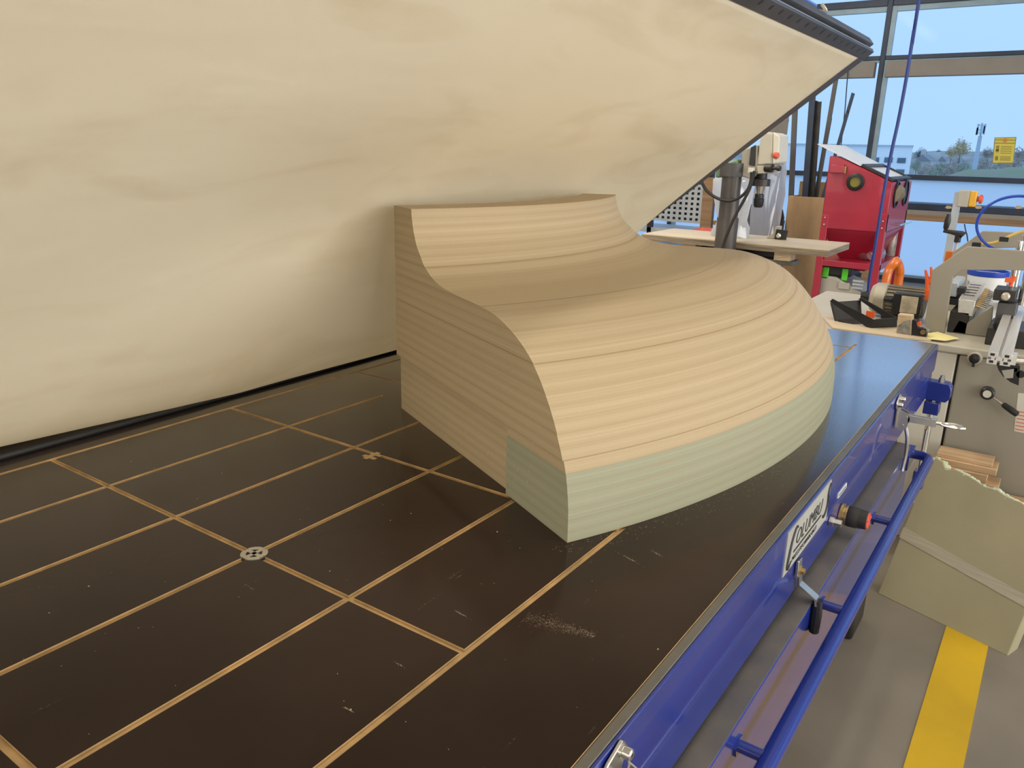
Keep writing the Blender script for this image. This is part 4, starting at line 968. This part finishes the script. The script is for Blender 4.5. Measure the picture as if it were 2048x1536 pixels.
# orange hoop
oc = thing('orange_hoop', 'shiny orange plastic hoop chair back behind the motor', 'chair', (5.3, .6, 0))
xo = 5.2; pb0 = P(1762, 575, x=xo); pt0 = P(1790, 512, x=xo); pe = P(1800, 575, x=xo)
yo0, yo1, zo = pb0.y, pe.y - .02, pt0.z
yo0, yo1 = P(1772, 560, x=xo).y, P(1791, 560, x=xo).y
path = [(xo, yo0 + .02, .02), (xo, yo0, zo - .20), (xo + .02, yo0 - .005, zo - .09), (xo + .03, yo0 - .03, zo - .045), (xo + .05, (yo0 + yo1) / 2 - .005, zo - .036), (xo + .08, yo1 + .015, zo - .05), (xo + .10, yo1, zo - .10), (xo + .12, yo1, zo - .2), (xo + .13, yo1 - .01, .02)]
q = MB(); q.tube(spl(path, 5), .027, 14); q.build('back_hoop', M['orange'], oc, smooth=80)
q = MB(); q.box(xo + .0, xo + .30, yo1 - .25, yo0 - .06, .40, .43); q.build('seat', M['orange'], oc, bevel=.012)

# ------------------------------------------------------------------ stock crate with upright bars
kx = 7.05
K = lambda u, v, dx=0: P(u, v, x=kx + dx)
ky1, ky0 = K(1570, 450).y, K(1660, 450).y - .12
kz = K(1600, 393).z
cr = thing('stock_crate', 'open plywood crate holding upright metal bars, left of the red cabinet', 'crate', (kx + .15, (ky0 + ky1) / 2, 0))
q = MB(); q.box(kx, kx + .02, ky0, ky1, 0, kz); q.build('front_panel', M['plytan'], cr, bevel=.002)
q = MB(); q.box(kx + .30, kx + .32, ky0, ky1, 0, kz + .12); q.build('back_panel', M['plytan'], cr, bevel=.002)
for yy in (ky1 - .02, ky0):
    q = MB(); q.box(kx + .02, kx + .30, yy, yy + .02, 0, kz); q.build('side_panel', M['plytan'], cr, bevel=.002)
q = MB(); q.box(kx + .02, kx + .30, ky0 + .02, ky1 - .02, .0, .02); q.build('bottom', M['plytan'], cr)
bars = [((1582, 395), (1593, 150), .045, 'rust', 'leftmost brown flat bar standing in the plywood crate', .10), ((1610, 395), (1631, 110), .05, 'frame', 'wide dark bar second from the left in the plywood crate', .08),
        ((1622, 395), (1636, 205), .055, 'darksteel', 'dark channel with a ragged top in the middle of the plywood crate', .14), ((1632, 395), (1672, 160), .035, 'rust', 'tall brown bar leaning to the right out of the plywood crate', .20),
        ((1634, 395), (1663, 236), .012, 'frame', 'thin black rod standing in the plywood crate', .25), ((1646, 395), (1706, 190), .026, 'frame', 'slanting black bar with pale rivets, rightmost in the plywood crate', .12)]
for (u0, v0), (u1, v1), wdt_, mm, lb_, dx in bars:
    b0, t0 = K(u0, v0, dx), K(u1, v1, dx)
    d = (t0 - b0); k = (b0.z - .025) / d.z; foot = b0 - d * k
    if foot.y < ky0 + .05: foot.y = ky0 + .05
    if foot.y > ky1 - .05: foot.y = ky1 - .05
    q = MB(); w_ = wdt_ / 2
    if wdt_ < .02: q.cyl(foot, t0, w_, n=10)
    else: q.loft([[foot + Vector((-w_ * .4, -w_, 0)), foot + Vector((w_ * .4, -w_, 0)), foot + Vector((w_ * .4, w_, 0)), foot + Vector((-w_ * .4, w_, 0))], [t0 + Vector((-w_ * .4, -w_, 0)), t0 + Vector((w_ * .4, -w_, .01)), t0 + Vector((w_ * .4, w_, 0)), t0 + Vector((-w_ * .4, w_, .02))]])
    if 'rivets' in lb_:
        for t in (.93, .72): p = foot + (t0 - foot) * t; q.lathe([(.008, 0), (.004, .006)], p + Vector((-w_ * .45, 0, 0)), (-1, 0, 0), 8)
    o = q.build('metal_bar', M[mm]); tag(o, lb_, 'bar', 'bars upright in the plywood crate')
o = MB(); o.tube([P(1696, 140, x=9.8), P(1690, 220, x=9.8), P(1681, 300, x=9.8)], .006, 6); o = o.build('blind_cord', M['frame']); tag(o, 'thin blind pull cord hanging before the window left of the mullion', 'cord')

# ------------------------------------------------------------------ drill press with its plywood table
dz_ = .915
E0, E1, E2, E3 = P(1307, 471, z=dz_), P(1662, 498, z=dz_), P(1696, 485, z=dz_), P(1352, 457, z=dz_)
dp = thing('drill_press', 'pillar drill press with cream head and a wide plywood table', 'drill press', (4.5, 1.35, 0))
bx0, bx1 = (E0.x + E1.x) / 2, (E2.x + E3.x) / 2; by1, by0 = E0.y, E1.y
q = MB(); q.box(bx0, bx1, by0, by1 + .1, dz_ - .006, dz_); q.build('table_board', M['plypale'], dp)
q = MB(); q.box(bx0, bx1, by0, by1 + .1, dz_ - .038, dz_ - .0062); q.build('board_core', M['plyedge'], dp)
colx = bx0 - .02; cb = P(1460, 460, x=colx); rc = (P(1442, 498, x=colx) - P(1478, 498, x=colx)).length / 2
cy = cb.y
colx -= rc
htop = P(1474, 330, x=colx).z
COLM = mat('column_steel', (.085, .075, .07), .4, .3, .25, 5)
q = MB(); q.cyl((colx, cy, .03), (colx, cy, htop), rc, n=26); q.build('column', COLM, dp)
q = MB(); q.cyl((colx, cy, .70), (colx, cy, P(1450, 435, x=colx).z), rc * 1.12, n=26); q.build('table_collar', COLM, dp)
q = MB(); q.cyl((colx, cy, htop - .06), (colx, cy, htop + .01), rc * 1.3, n=26); q.build('head_collar', M['rust'], dp)
q = MB(); q.box(bx0 + .18, bx1 - .05, cy - .25, cy + .30, dz_ - .10, dz_ - .0385); q.box(colx - .05, bx0 + .2, cy - .06, cy + .06, dz_ - .12, dz_ - .07); q.build('cast_table', M['darksteel'], dp, bevel=.004)
q = MB(); q.box(colx - .30, bx1, cy - .3, cy + .3, 0, .05); q.build('base', M['greentool'], dp, bevel=.01)
HX = colx - .02
hp = lambda u, v: P(u, v, x=HX)
q = MB(); q.prism([hp(1512, 331), hp(1522, 262), hp(1546, 266), hp(1544, 330)], (.20, 0, 0)); hd_ = q.build('head', M['cream'], dp, bevel=.01)
q = MB(); q.prism([hp(1544, 330), hp(1546, 264), hp(1560, 272), hp(1556, 326)], (.16, 0, 0)); q.build('front_cover', M['creamlight'], hd_, bevel=.008)
q = MB(); q.prism([hp(1480, 352), hp(1484, 300), hp(1515, 290), hp(1514, 345), hp(1500, 358)], (.18, 0, 0)); q.build('head_casting', M['taupe'], hd_, bevel=.006)
q = MB(); q.prism([hp(1499, 330), hp(1503, 295), hp(1512, 290), hp(1510, 332)], (-.01, 0, 0)); q.build('switch_plate', M['black'], hd_)
q = MB(); q.prism([hp(1430, 356), hp(1432, 330), hp(1475, 318), hp(1478, 352)], (.22, 0, 0)); q.build('motor', M['greentool'], hd_, bevel=.01)
q = MB(); q.prism([hp(1514, 348), hp(1513, 331), hp(1545, 331), hp(1542, 338), hp(1530, 347)], (.14, 0, 0)); q.build('quill_housing', M['cream'], hd_, bevel=.004)
c = hp(1551, 311); q = MB(); q.lathe([(.016, -.005), (.016, .014), (.011, .02), (.001, .02)], c, (-.5, -1, 0), 16); q.build('stop_button', M['redrubber'], hd_)
c = hp(1538, 336); q = MB(); q.lathe([(.022, -.02), (.022, .02), (.009, .024), (.009, .045), (.014, .05), (.014, .065)], c, (-.2, -1, 0), 18); q.build('feed_hub', M['darksteel'], hd_)
s0 = hp(1522, 348); sx, sy = s0.x + .07, s0.y - .0
zz0 = lambda v: P(1520, v, x=sx).z
sy = P(1521, 370, x=sx).y
q = MB(); q.lathe([(.05, zz0(372) - 0), (.05, zz0(358)), (.03, zz0(357)), (.03, zz0(346))], (sx, sy, 0), (0, 0, 1), 22); q.build('quill', M['darksteel'], hd_)
q = MB(); q.lathe([(.016, zz0(388)), (.022, zz0(378)), (.026, zz0(371.5))], (sx, sy, 0), (0, 0, 1), 18); q.build('spindle', M['chrome'], hd_)
q = MB(); q.lathe([(.020, zz0(415)), (.026, zz0(411)), (.028, zz0(398)), (.024, zz0(396)), (.024, zz0(389)), (.012, zz0(386))], (sx, sy, 0), (0, 0, 1), 20); q.build('chuck', M['black'], hd_)
q = MB(); q.lathe([(.018, zz0(335)), (.018, zz0(345))], P(1503, 0, x=HX - .02).xy.to_3d() if False else (HX - .02, P(1503, 338, x=HX - .02).y, 0), (0, 0, 1), 14); q.build('cable_gland', M['creamlight'], hd_)
q = MB(); cab_p = [P(u, v, x=HX - .05) for u, v in ((1503, 344), (1502, 360), (1496, 378), (1482, 393), (1463, 401), (1445, 400), (1428, 393), (1413, 381), (1405, 368))]
q.tube(spl(cab_p), .0085, 8); q.build('cable', M['rubber'], hd_)
q = MB(); q.tube(spl([P(u, v, x=HX - .07) for u, v in ((1509, 342), (1500, 375), (1488, 400), (1474, 425), (1462, 450), (1450, 480), (1444, 500))]), .0085, 8); q.build('cable', M['rubber'], hd_)
# supports under the board
q = MB(); q.box(bx0 + .06, bx0 + .16, P(1571, 515, x=bx0 + .10).y - .06, by1, dz_ - .112, dz_ - .086); q.build('cross_bar', M['greysteel'], dp, bevel=.003)
for u, lab in ((1384, 'left'), (1571, 'right')):
    p = P(u, 515, x=bx0 + .10); yy = max(p.y, by0 + .10)
    o = MB(); o.box(bx0 + .03, bx0 + .13, yy - .045, yy + .045, dz_ - .0855, dz_ - .0385); o = o.build('wooden_block', M['tan'], bevel=.003); tag(o, 'small wooden block wedged under the %s part of the drill press board' % lab, 'block', 'wooden blocks under the drill board')
# drill fence / vice
f0 = P(1548, 478, z=dz_); vi_ = thing('angle_clamp', 'small cream fence clamp with black face standing on the plywood drill table', 'clamp', (f0.x, f0.y, dz_))
xv = f0.x + .0
V_ = lambda u, v: P(u, v, x=xv)
zb2 = dz_ + .001
pp = [V_(1532, 478), V_(1545, 468), V_(1551, 453), V_(1558, 453), V_(1560, 480)]; pp[0].z = zb2; pp[-1].z = zb2
q = MB(); q.prism(pp, (.06, 0, 0)); q.build('body', M['cream'], vi_, bevel=.003)
pp = [V_(1549, 482), V_(1554, 458), V_(1577, 461), V_(1572, 484)]; pp[0].z = zb2; pp[-1].z = zb2
q = MB(); q.prism(pp, (-.012, 0, 0)); q.build('face_plate', M['black'], vi_, bevel=.002)
q = MB(); q.lathe([(.014, 0), (.014, .008), (.008, .014), (.001, .014)], V_(1559, 471) + Vector((-.012, 0, 0)), (-1, 0, 0), 16); q.build('knob', M['chrome'], vi_)
q = MB(); q.cyl(V_(1565, 460), V_(1568, 441), .006); q.build('pin', M['darksteel'], vi_)


# polythene sacks
def sack(name, label, ring_px, x, m, zb_):
    q = MB(); rings = []
    for (ul, ur, v) in ring_px:
        a_, b__ = P(ul, v, x=x), P(ur, v, x=x); c_ = (a_ + b__) / 2; r = (a_ - b__).length / 2; z = c_.z
        rings.append([Vector((c_.x + (.7 * r) * math.cos(t) * (1 + .10 * math.sin(5 * t + v * .11)), c_.y + r * math.sin(t) * (1 + .10 * math.sin(4 * t + v * .07)), z + .012 * math.sin(3 * t + v))) for t in [2 * pi * k / 28 for k in range(28)]])
    dz = zb_ - min(p.z for p in rings[-1])
    for p in rings[-1]: p.z = zb_ + .001
    q.loft(rings); o = q.build(name, m, smooth=60, solid=.001); return tag(o, label, 'sack', 'polythene sacks')


sack('polythene_sack', 'clear polythene sack standing on the plywood drill table behind the column', [(1447, 1478, 352), (1430, 1500, 358), (1428, 1504, 385), (1432, 1500, 420), (1438, 1492, 440), (1428, 1495, 458), (1424, 1494, 468)], bx0 + .22, M['bag'], dz_)
xs2 = 6.5
sack('polythene_sack', 'tall clear polythene sack behind the drill chuck, reaching the floor', [(1548, 1558, 312), (1530, 1570, 320), (1515, 1572, 345), (1508, 1568, 390), (1502, 1562, 430), (1496, 1556, 480), (1490, 1560, 560), (1485, 1560, 620)], xs2, M['bag'], 0)
o = MB(); p = P(1552, 440, x=6.9); o.lathe([(.20, 0), (.22, .02), (.22, .85), (.20, .92), (.15, .95)], (7.0, P(1562, 440, x=7.0).y + .20, 0), (0, 0, 1), 26); o = o.build('waste_bin', mat('dark_blue_bin', (.03, .05, .08), .5)); tag(o, 'dark blue round bin behind the tall polythene sack', 'bin')
# perforated rack behind the lid
rkx = 7.8; Rk = lambda u, v: P(u, v, x=rkx)
rk = thing('perforated_rack', 'pale grey perforated steel rack behind the raised press lid', 'rack', (rkx, Rk(1370, 420).y, 0))
ya, yb, z0, z1 = Rk(1320, 420).y + .5, Rk(1412, 420).y, Rk(1400, 445).z, Rk(1400, 372).z
q = MB(); nc, nr = 16, 7; cw, chh = (ya - yb) / nc, (z1 - z0) / nr
for i in range(nc + 1): q.box(rkx, rkx + .004, yb + i * cw - cw * .27, yb + i * cw + cw * .27, z0, z1)
for j in range(nr + 1): q.box(rkx - .0005, rkx + .0035, yb, ya, z0 + j * chh - chh * .25, z0 + j * chh + chh * .25)
q.build('perforated_panel', M['perf'], rk, smooth=0)
q = MB(); q.box(rkx + .08, rkx + .10, yb + .02, ya, z0, z1 + .2); q.build('back_panel', mat('slate_panel', (.05, .065, .09), .6), rk)
for yy in (yb - .04, (ya + yb) / 2 + .1, ya):
    q = MB(); q.box(rkx + .005, rkx + .06, yy, yy + .05, 0, z1 + .25); q.build('upright', M['darksteel'], rk)
for zz in (z0 - .14, .35):
    q = MB(); q.box(rkx + .005, rkx + .5, yb, ya, zz, zz + .05); q.build('shelf', M['perf'], rk, bevel=.003)
# brown post and trestle pieces
wp = MB(); pz = P(1416, 400, x=7.2); wp.box(7.2, 7.26, pz.y - .05, pz.y + .06, 0, P(1416, 355, x=7.2).z); o = wp.build('timber_post', M['wood']); tag(o, 'brown timber post standing between rack and polythene sack', 'post')
o = MB(); p = P(1425, 466, x=6.6); o.box(6.55, 6.75, p.y - .02, p.y + .16, 0, p.z + .03); o = o.build('red_tool_box', M['redrubber'], bevel=.006); tag(o, 'dull red tool box low behind the plywood drill table', 'tool box')
o = MB(); p0 = P(1418, 445, x=7.5); o.box(7.5, 7.56, p0.y - .35, p0.y + .02, p0.z - .02, p0.z + .02)
o.box(7.51, 7.55, p0.y - .35, p0.y - .31, 0, p0.z - .02); o.box(7.51, 7.55, p0.y - .02, p0.y + .02, 0, p0.z - .02)
o = o.build('trestle', mat('yellow_timber', (.50, .30, .06), .6)); tag(o, 'yellowish timber trestle bar behind the clear sack', 'trestle')

# ------------------------------------------------------------------ long rail bench along the window
bn = thing('work_rail', 'long timber rail with dark top along the glazing, right of the red cabinet', 'rail', (9.4, .2, 0))
rx = 9.3; ra, rb = P(1820, 406, x=rx), P(1820, 440, x=rx)
zt_, zb3 = ra.z, rb.z; hh = zt_ - zb3
q = MB(); q.box(rx, rx + .35, -2.4, 1.6, zb3 + hh * .62, zt_); q.build('dark_top', M['frame'], bn, bevel=.004)
q = MB(); q.box(rx - .005, rx + .35, -2.4, 1.6, zb3 + hh * .36, zb3 + hh * .615); q.build('grey_strip', M['blind'], bn)
q = MB(); q.box(rx - .012, rx + .35, -2.4, 1.6, zb3, zb3 + hh * .355); q.build('timber', M['wood'], bn, bevel=.003)
for yy in (1.48, -.9, -2.2):
    q = MB(); q.box(rx + .08, rx + .2, yy, yy + .1, 0, zb3); q.build('leg', M['wood'], bn)
for u in (1898, 1958, 2038):
    p = P(u, 412, x=rx - .004); q = MB(); q.prism([Vector((rx - .003, p.y + .035, p.z - .02)), Vector((rx - .003, p.y + .01, p.z - .03)), Vector((rx - .003, p.y - .03, p.z - .022)), Vector((rx - .003, p.y - .02, p.z - .0)), Vector((rx - .003, p.y + .02, p.z + .002))], (.0025, 0, 0)); q.build('chipped_spot', M['tan'], bn)
# notice taped to the pane
nx_ = WX + .004
a_, b2, c_, d_ = P(1989, 275, x=nx_), P(2033, 274, x=nx_), P(2026, 329, x=nx_), P(1984, 327, x=nx_)
nt_ = thing('notice', 'yellow printed notice taped to the window pane', 'notice', (nx_, (a_.y + b2.y) / 2, (a_.z + c_.z) / 2))
q = MB(); q.prism([a_, b2, c_, d_], (.002, 0, 0)); q.build('sleeve', M['blind'], nt_)
ins = lambda s, t: a_ + (b2 - a_) * s + (d_ - a_) * t
q = MB(); q.prism([ins(.04, .03) - Vector((.001, 0, 0)), ins(.96, .03) - Vector((.001, 0, 0)), ins(.96, .97) - Vector((.001, 0, 0)), ins(.04, .97) - Vector((.001, 0, 0))], (.0008, 0, 0)); q.build('sheet', M['sheet'], nt_)
q = MB()
for t in (.10, .22, .36, .44, .52, .60, .74, .80, .86):
    p = ins(.34, t); q.box(p.x - .0022, p.x - .0014, p.y - (.10 if t > .3 else .13), p.y + (.0 if t > .3 else .06), p.z - .004, p.z + .004)
for t in (.36, .46, .52, .76, .84):
    p = ins(.18, t); q.box(p.x - .0022, p.x - .0014, p.y - .016, p.y + .012, p.z - .012, p.z + .012)
q.build('print', mat('grey_print', (.30, .25, .06), .6), nt_)
p = ins(.5, .12); q = MB(); q.lathe([(.022, 0), (.022, .001)], p + Vector((-.0016, 0, 0)), (-1, 0, 0), 18); q.build('emblem', mat('orange_print', (.62, .28, .06), .6), nt_)

# ------------------------------------------------------------------ outside
struct('ground', MB().box(WX + .5, 420, -260, 260, -5.2, -5.0), mat('pale_yard', (.50, .52, .50), .9, 0, .15, .06, detail=8))
gz = -5.0
mb_ = lambda u, v, d: P(u, v, x=d)
hz = lambda d: mb_(1900, 300, d)
# white building
D = 60
bl = thing('white_building', 'plain white building with a flat roof and small dark windows outside', 'building', (D, mb_(1750, 320, D).y, gz))
y_r, y_l = mb_(1822, 320, D).y, mb_(1560, 320, D).y; zr_ = mb_(1780, 293, D).z; kk = (D + 15) / D * 1.03
q = MB(); q.prism([(D, y_r, gz), (D, y_l, gz), (D + 15, y_l * kk, gz), (D + 15, y_r * kk, gz)], (0, 0, zr_ - gz)); q.build('wall', mat('white_render', (.92, .94, .93), .7, 0, .03, .3), bl)
q = MB(); q.prism([(D - .12, y_r - .05, zr_), (D - .12, y_l, zr_), (D + 15, y_l * kk, zr_), (D + 15, y_r * kk, zr_)], (0, 0, .10)); q.build('roof_edge', mat('roof_edge', (.55, .60, .62), .6), bl)
for (u, v) in ((1750, 320), (1777, 320), (1803, 321), (1800, 344), (1722, 320), (1695, 320), (1772, 344)):
    p = mb_(u, v, D); q = MB(); q.box(D - .05, D + .02, p.y - .26, p.y + .26, p.z - .17, p.z + .17); wn = q.build('window_frame', mat('blue_grey_glass', (.14, .21, .26), .2), bl)
    q = MB(); q.box(D - .08, D - .05, p.y - .22, p.y + .22, p.z - .12, p.z + .10); q.build('pane', mat('dim_glass', (.10, .16, .20), .15), wn)
# far wooded hill and earth mound
def hill(name, label, d, px_top, px_bot, m, depth, cat, n=60, rough=.5):
    q = MB(); us = [u for u, v in px_top]
    def fn(s, t):
        u = us[0] + (us[-1] - us[0]) * s; v = np.interp(u, us, [b for a, b in px_top]) + rough * math.sin(u * .9) * math.sin(u * .37)
        pt = mb_(u, v, d); zt_ = pt.z; prof_ = 1 - (2 * t - 1) ** 2
        return (d + depth * (t - .5) * 2, pt.y, gz - .1 + (zt_ - gz + .1) * prof_)
    q.grid(fn, n, 12); o = q.build(name, m, smooth=60)
    o['kind'] = 'structure' if cat == 'hill' else o.get('kind', ''); 
    if cat != 'hill': del o['kind']
    return tag(o, label, cat)


hill('hill', 'distant grey green wooded ridge on the horizon', 240, [(1400, 302), (1820, 305), (1860, 302), (1900, 302), (1960, 303), (2048, 304), (2200, 302)], None, mat('far_trees', (.38, .38, .34), .9, 0, .25, .12, detail=9), 40, 'hill')
hill('earth_mound', 'low earth mound with rough grass outside below the mast', 95, [(1880, 356), (1915, 344), (1940, 338), (1985, 339), (2020, 334), (2060, 336), (2150, 345)], None, mat('earth', (.34, .31, .25), .95, 0, .35, .8, detail=10, col2=(.27, .33, .17)), 8, 'mound', rough=1.0)
# row of houses
for i, (u, w_) in enumerate(((1846, 30), (1884, 15), (1898, 15), (1912, 15), (1927, 14), (1941, 14))):
    d = 170 + i * 14
    pl_, pr2 = mb_(u - w_ / 2, 325, d), mb_(u + w_ / 2, 325, d); zr2 = mb_(u, 309 + (i > 0) * 4, d).z; ze = mb_(u, 322, d).z
    side = ('first', 'second', 'third', 'fourth', 'fifth', 'last')[i]
    h = thing('house', 'small terraced house with slate roof outside, %s from the white building' % side, 'house', (d, (pl_.y + pr2.y) / 2, gz), 'terraced houses beyond the mast')
    q = MB(); q.box(d, d + 9, pr2.y, pl_.y, gz, ze); q.build('wall', mat('house_render', (.60, .56, .52), .8) if i == 0 else bpy.data.materials['house_render'], h)
    q = MB(); ym = (pl_.y + pr2.y) / 2
    q.prism([(d - .3, pr2.y - .1, ze), (d - .3, pl_.y - (pl_.y - pr2.y) * .35, zr2), (d - .3, pl_.y + .1, ze)], (9.6, 0, 0)); q.build('roof', mat('slate', (.26, .27, .28), .7) if i == 0 else bpy.data.materials['slate'], h)
    q = MB(); q.box(d + 1, d + 1.8, pl_.y - (pl_.y - pr2.y) * .35 - .4, pl_.y - (pl_.y - pr2.y) * .35 + .4, zr2 - .5, zr2 + .9); q.build('chimney', bpy.data.materials['house_render'], h)
# phone mast
D = 120; m0, m1 = mb_(1948, 341, D), mb_(1957, 272, D); m1.y = m0.y - .25
mast = thing('phone_mast', 'pale grey telephone mast with antennas rising above the trees outside', 'mast', (D, m0.y, gz)); steel = mat('mast_steel', (.50, .58, .64), .5, .2)
q = MB(); q.cyl((D, m0.y, gz), (D, m0.y, m1.z), .36, .22, n=14); q.build('pole', steel, mast)
ztop = mb_(1957, 248, D).z
q = MB(); q.cyl((D, m0.y, m1.z), (D, m0.y, ztop - .1), .10, n=8)
for zz in (m1.z + .35, (m1.z + ztop) / 2, ztop - .15): q.box(D - .35, D + .35, m0.y - .38, m0.y + .38, zz - .03, zz + .03)
q.build('headframe', steel, mast)
for k, (dy, z0_, z1_) in enumerate(((-.38, ztop - 1.3, ztop), (.38, ztop - 1.3, ztop), (0, ztop - 1.2, ztop + .1), (.42, m1.z + .1, m1.z + 1.0), (-.30, m1.z + .3, m1.z + 1.2))):
    q = MB(); q.box(D - .55, D - .40, m0.y + dy - .11, m0.y + dy + .11, z0_, z1_); q.box(D - .42, D - .30, m0.y + dy - .03, m0.y + dy + .03, z0_ + .3, z0_ + .4); q.build('antenna', steel, mast)
# trees
leafm = [mat('winter_twigs', (.44, .39, .33), .9, 0, .35, 1.2), mat('yellow_leaves', (.58, .47, .28), .9, 0, .3, 1.2), mat('dark_evergreen', (.20, .25, .21), .9, 0, .3, 1.2), mat('grey_green_shrub', (.36, .39, .30), .9, 0, .35, 1.2)]
bark = mat('bark', (.20, .18, .16), .9)
trees = [(1925, 281, 13, 0, 150, 1, 'tall yellow-brown bare tree outside, left of the mast'), (1906, 293, 9, 0, 150, 1, 'shorter yellow-brown tree beside the tall one outside'), (1844, 298, 9, 0, 200, 2, 'dark evergreen tree on the ridge above the white building corner'),
         (1878, 300, 5, 0, 200, 2, 'small dark evergreen on the ridge, midway along the roofs'), (1978, 296, 9, 0, 140, 0, 'bare twiggy tree outside between mast and yellow notice'), (2044, 297, 12, 0, 130, 0, 'bare tree at the right edge of the view outside'),
         (2010, 310, 10, 0, 130, 3, 'bushy shrub behind the yellow notice outside'), (1835, 322, 9, 0, 105, 3, 'grey green bush at the corner of the white building'), (1858, 328, 11, 0, 105, 0, 'brownish bush in front of the first slate roof'),
         (1882, 326, 10, 0, 100, 3, 'green bush left of the mast foot, below the roofs'), (1905, 326, 12, 0, 105, 0, 'brown thicket below the roofs outside'), (1930, 326, 10, 0, 110, 3, 'bush directly left of the mast foot'), (1972, 318, 12, 0, 112, 0, 'brown thicket right of the mast foot'), (1996, 330, 9, 0, 112, 3, 'low green bush under the yellow notice'), (1846, 334, 9, 0, 92, 0, 'brown scrub at the foot of the white building corner'), (1868, 338, 9, 0, 90, 3, 'low green scrub just left of the earth mound'), (1892, 330, 9, 0, 150, 3, 'dull green bush in the middle of the hedge left of the mast'),
         (2030, 318, 12, 0, 118, 0, 'brown thicket between the yellow notice and the right edge'), (1914, 322, 8, 0, 160, 0, 'small brown thicket under the yellow-brown trees'), (1952, 330, 8, 0, 128, 3, 'green bush just behind the mast foot'), (2012, 326, 8, 0, 100, 0, 'low brown scrub right under the yellow notice')]
for i, (u, v, rpx, _, d, k, lb_) in enumerate(trees):
    d = d + (i * 11) % 37 if d >= 100 else d - 12
    if 110 < d < 130: d += 19
    if 'just behind' in lb_: d += 34
    t = mb_(u, v, d); r = rpx * d / F_PX * 1.15
    root = thing('tree' if v < 315 else 'bush', lb_, 'tree' if v < 315 else 'bush', (d, t.y, gz), 'trees and bushes outside')
    ctr = t.z - r * .9
    if v >= 315: ctr = t.z - r * .8
    q = MB(); cc_ = Vector((d, t.y, ctr))
    for j in range(700):
        dr = Vector((random.gauss(0, 1), random.gauss(0, 1), random.gauss(0, .9))).normalized(); rr = r * random.uniform(0, 1) ** .4 * (1 + .18 * math.sin(dr.y * 5 + k) + .15 * math.sin(dr.z * 7 + dr.y * 3))
        p = cc_ + dr * rr; s_ = r * random.uniform(.05, .12)
        e1_ = Vector((random.gauss(0, 1), random.gauss(0, 1), random.gauss(0, 1))).normalized(); e2_ = e1_.orthogonal().normalized()
        q.face(q.vs([p + e1_ * s_, p + e2_ * s_ * .7, p - e1_ * s_, p - e2_ * s_ * .7]))
    for j in range(70):
        dr = Vector((random.gauss(0, 1), random.gauss(0, 1), random.gauss(.4, .8))).normalized(); q.cyl(cc_ + dr * r * .2, cc_ + dr * r * random.uniform(.9, 1.2), r * .03, r * .008, n=4)
    q.ball(cc_, r * .62, 8)
    q.build('crown', leafm[k], root, smooth=0)
    q = MB(); q.cyl((d, t.y, gz - .05), (d, t.y, ctr), r * .10, r * .05, n=8); q.build('trunk', bark, root)
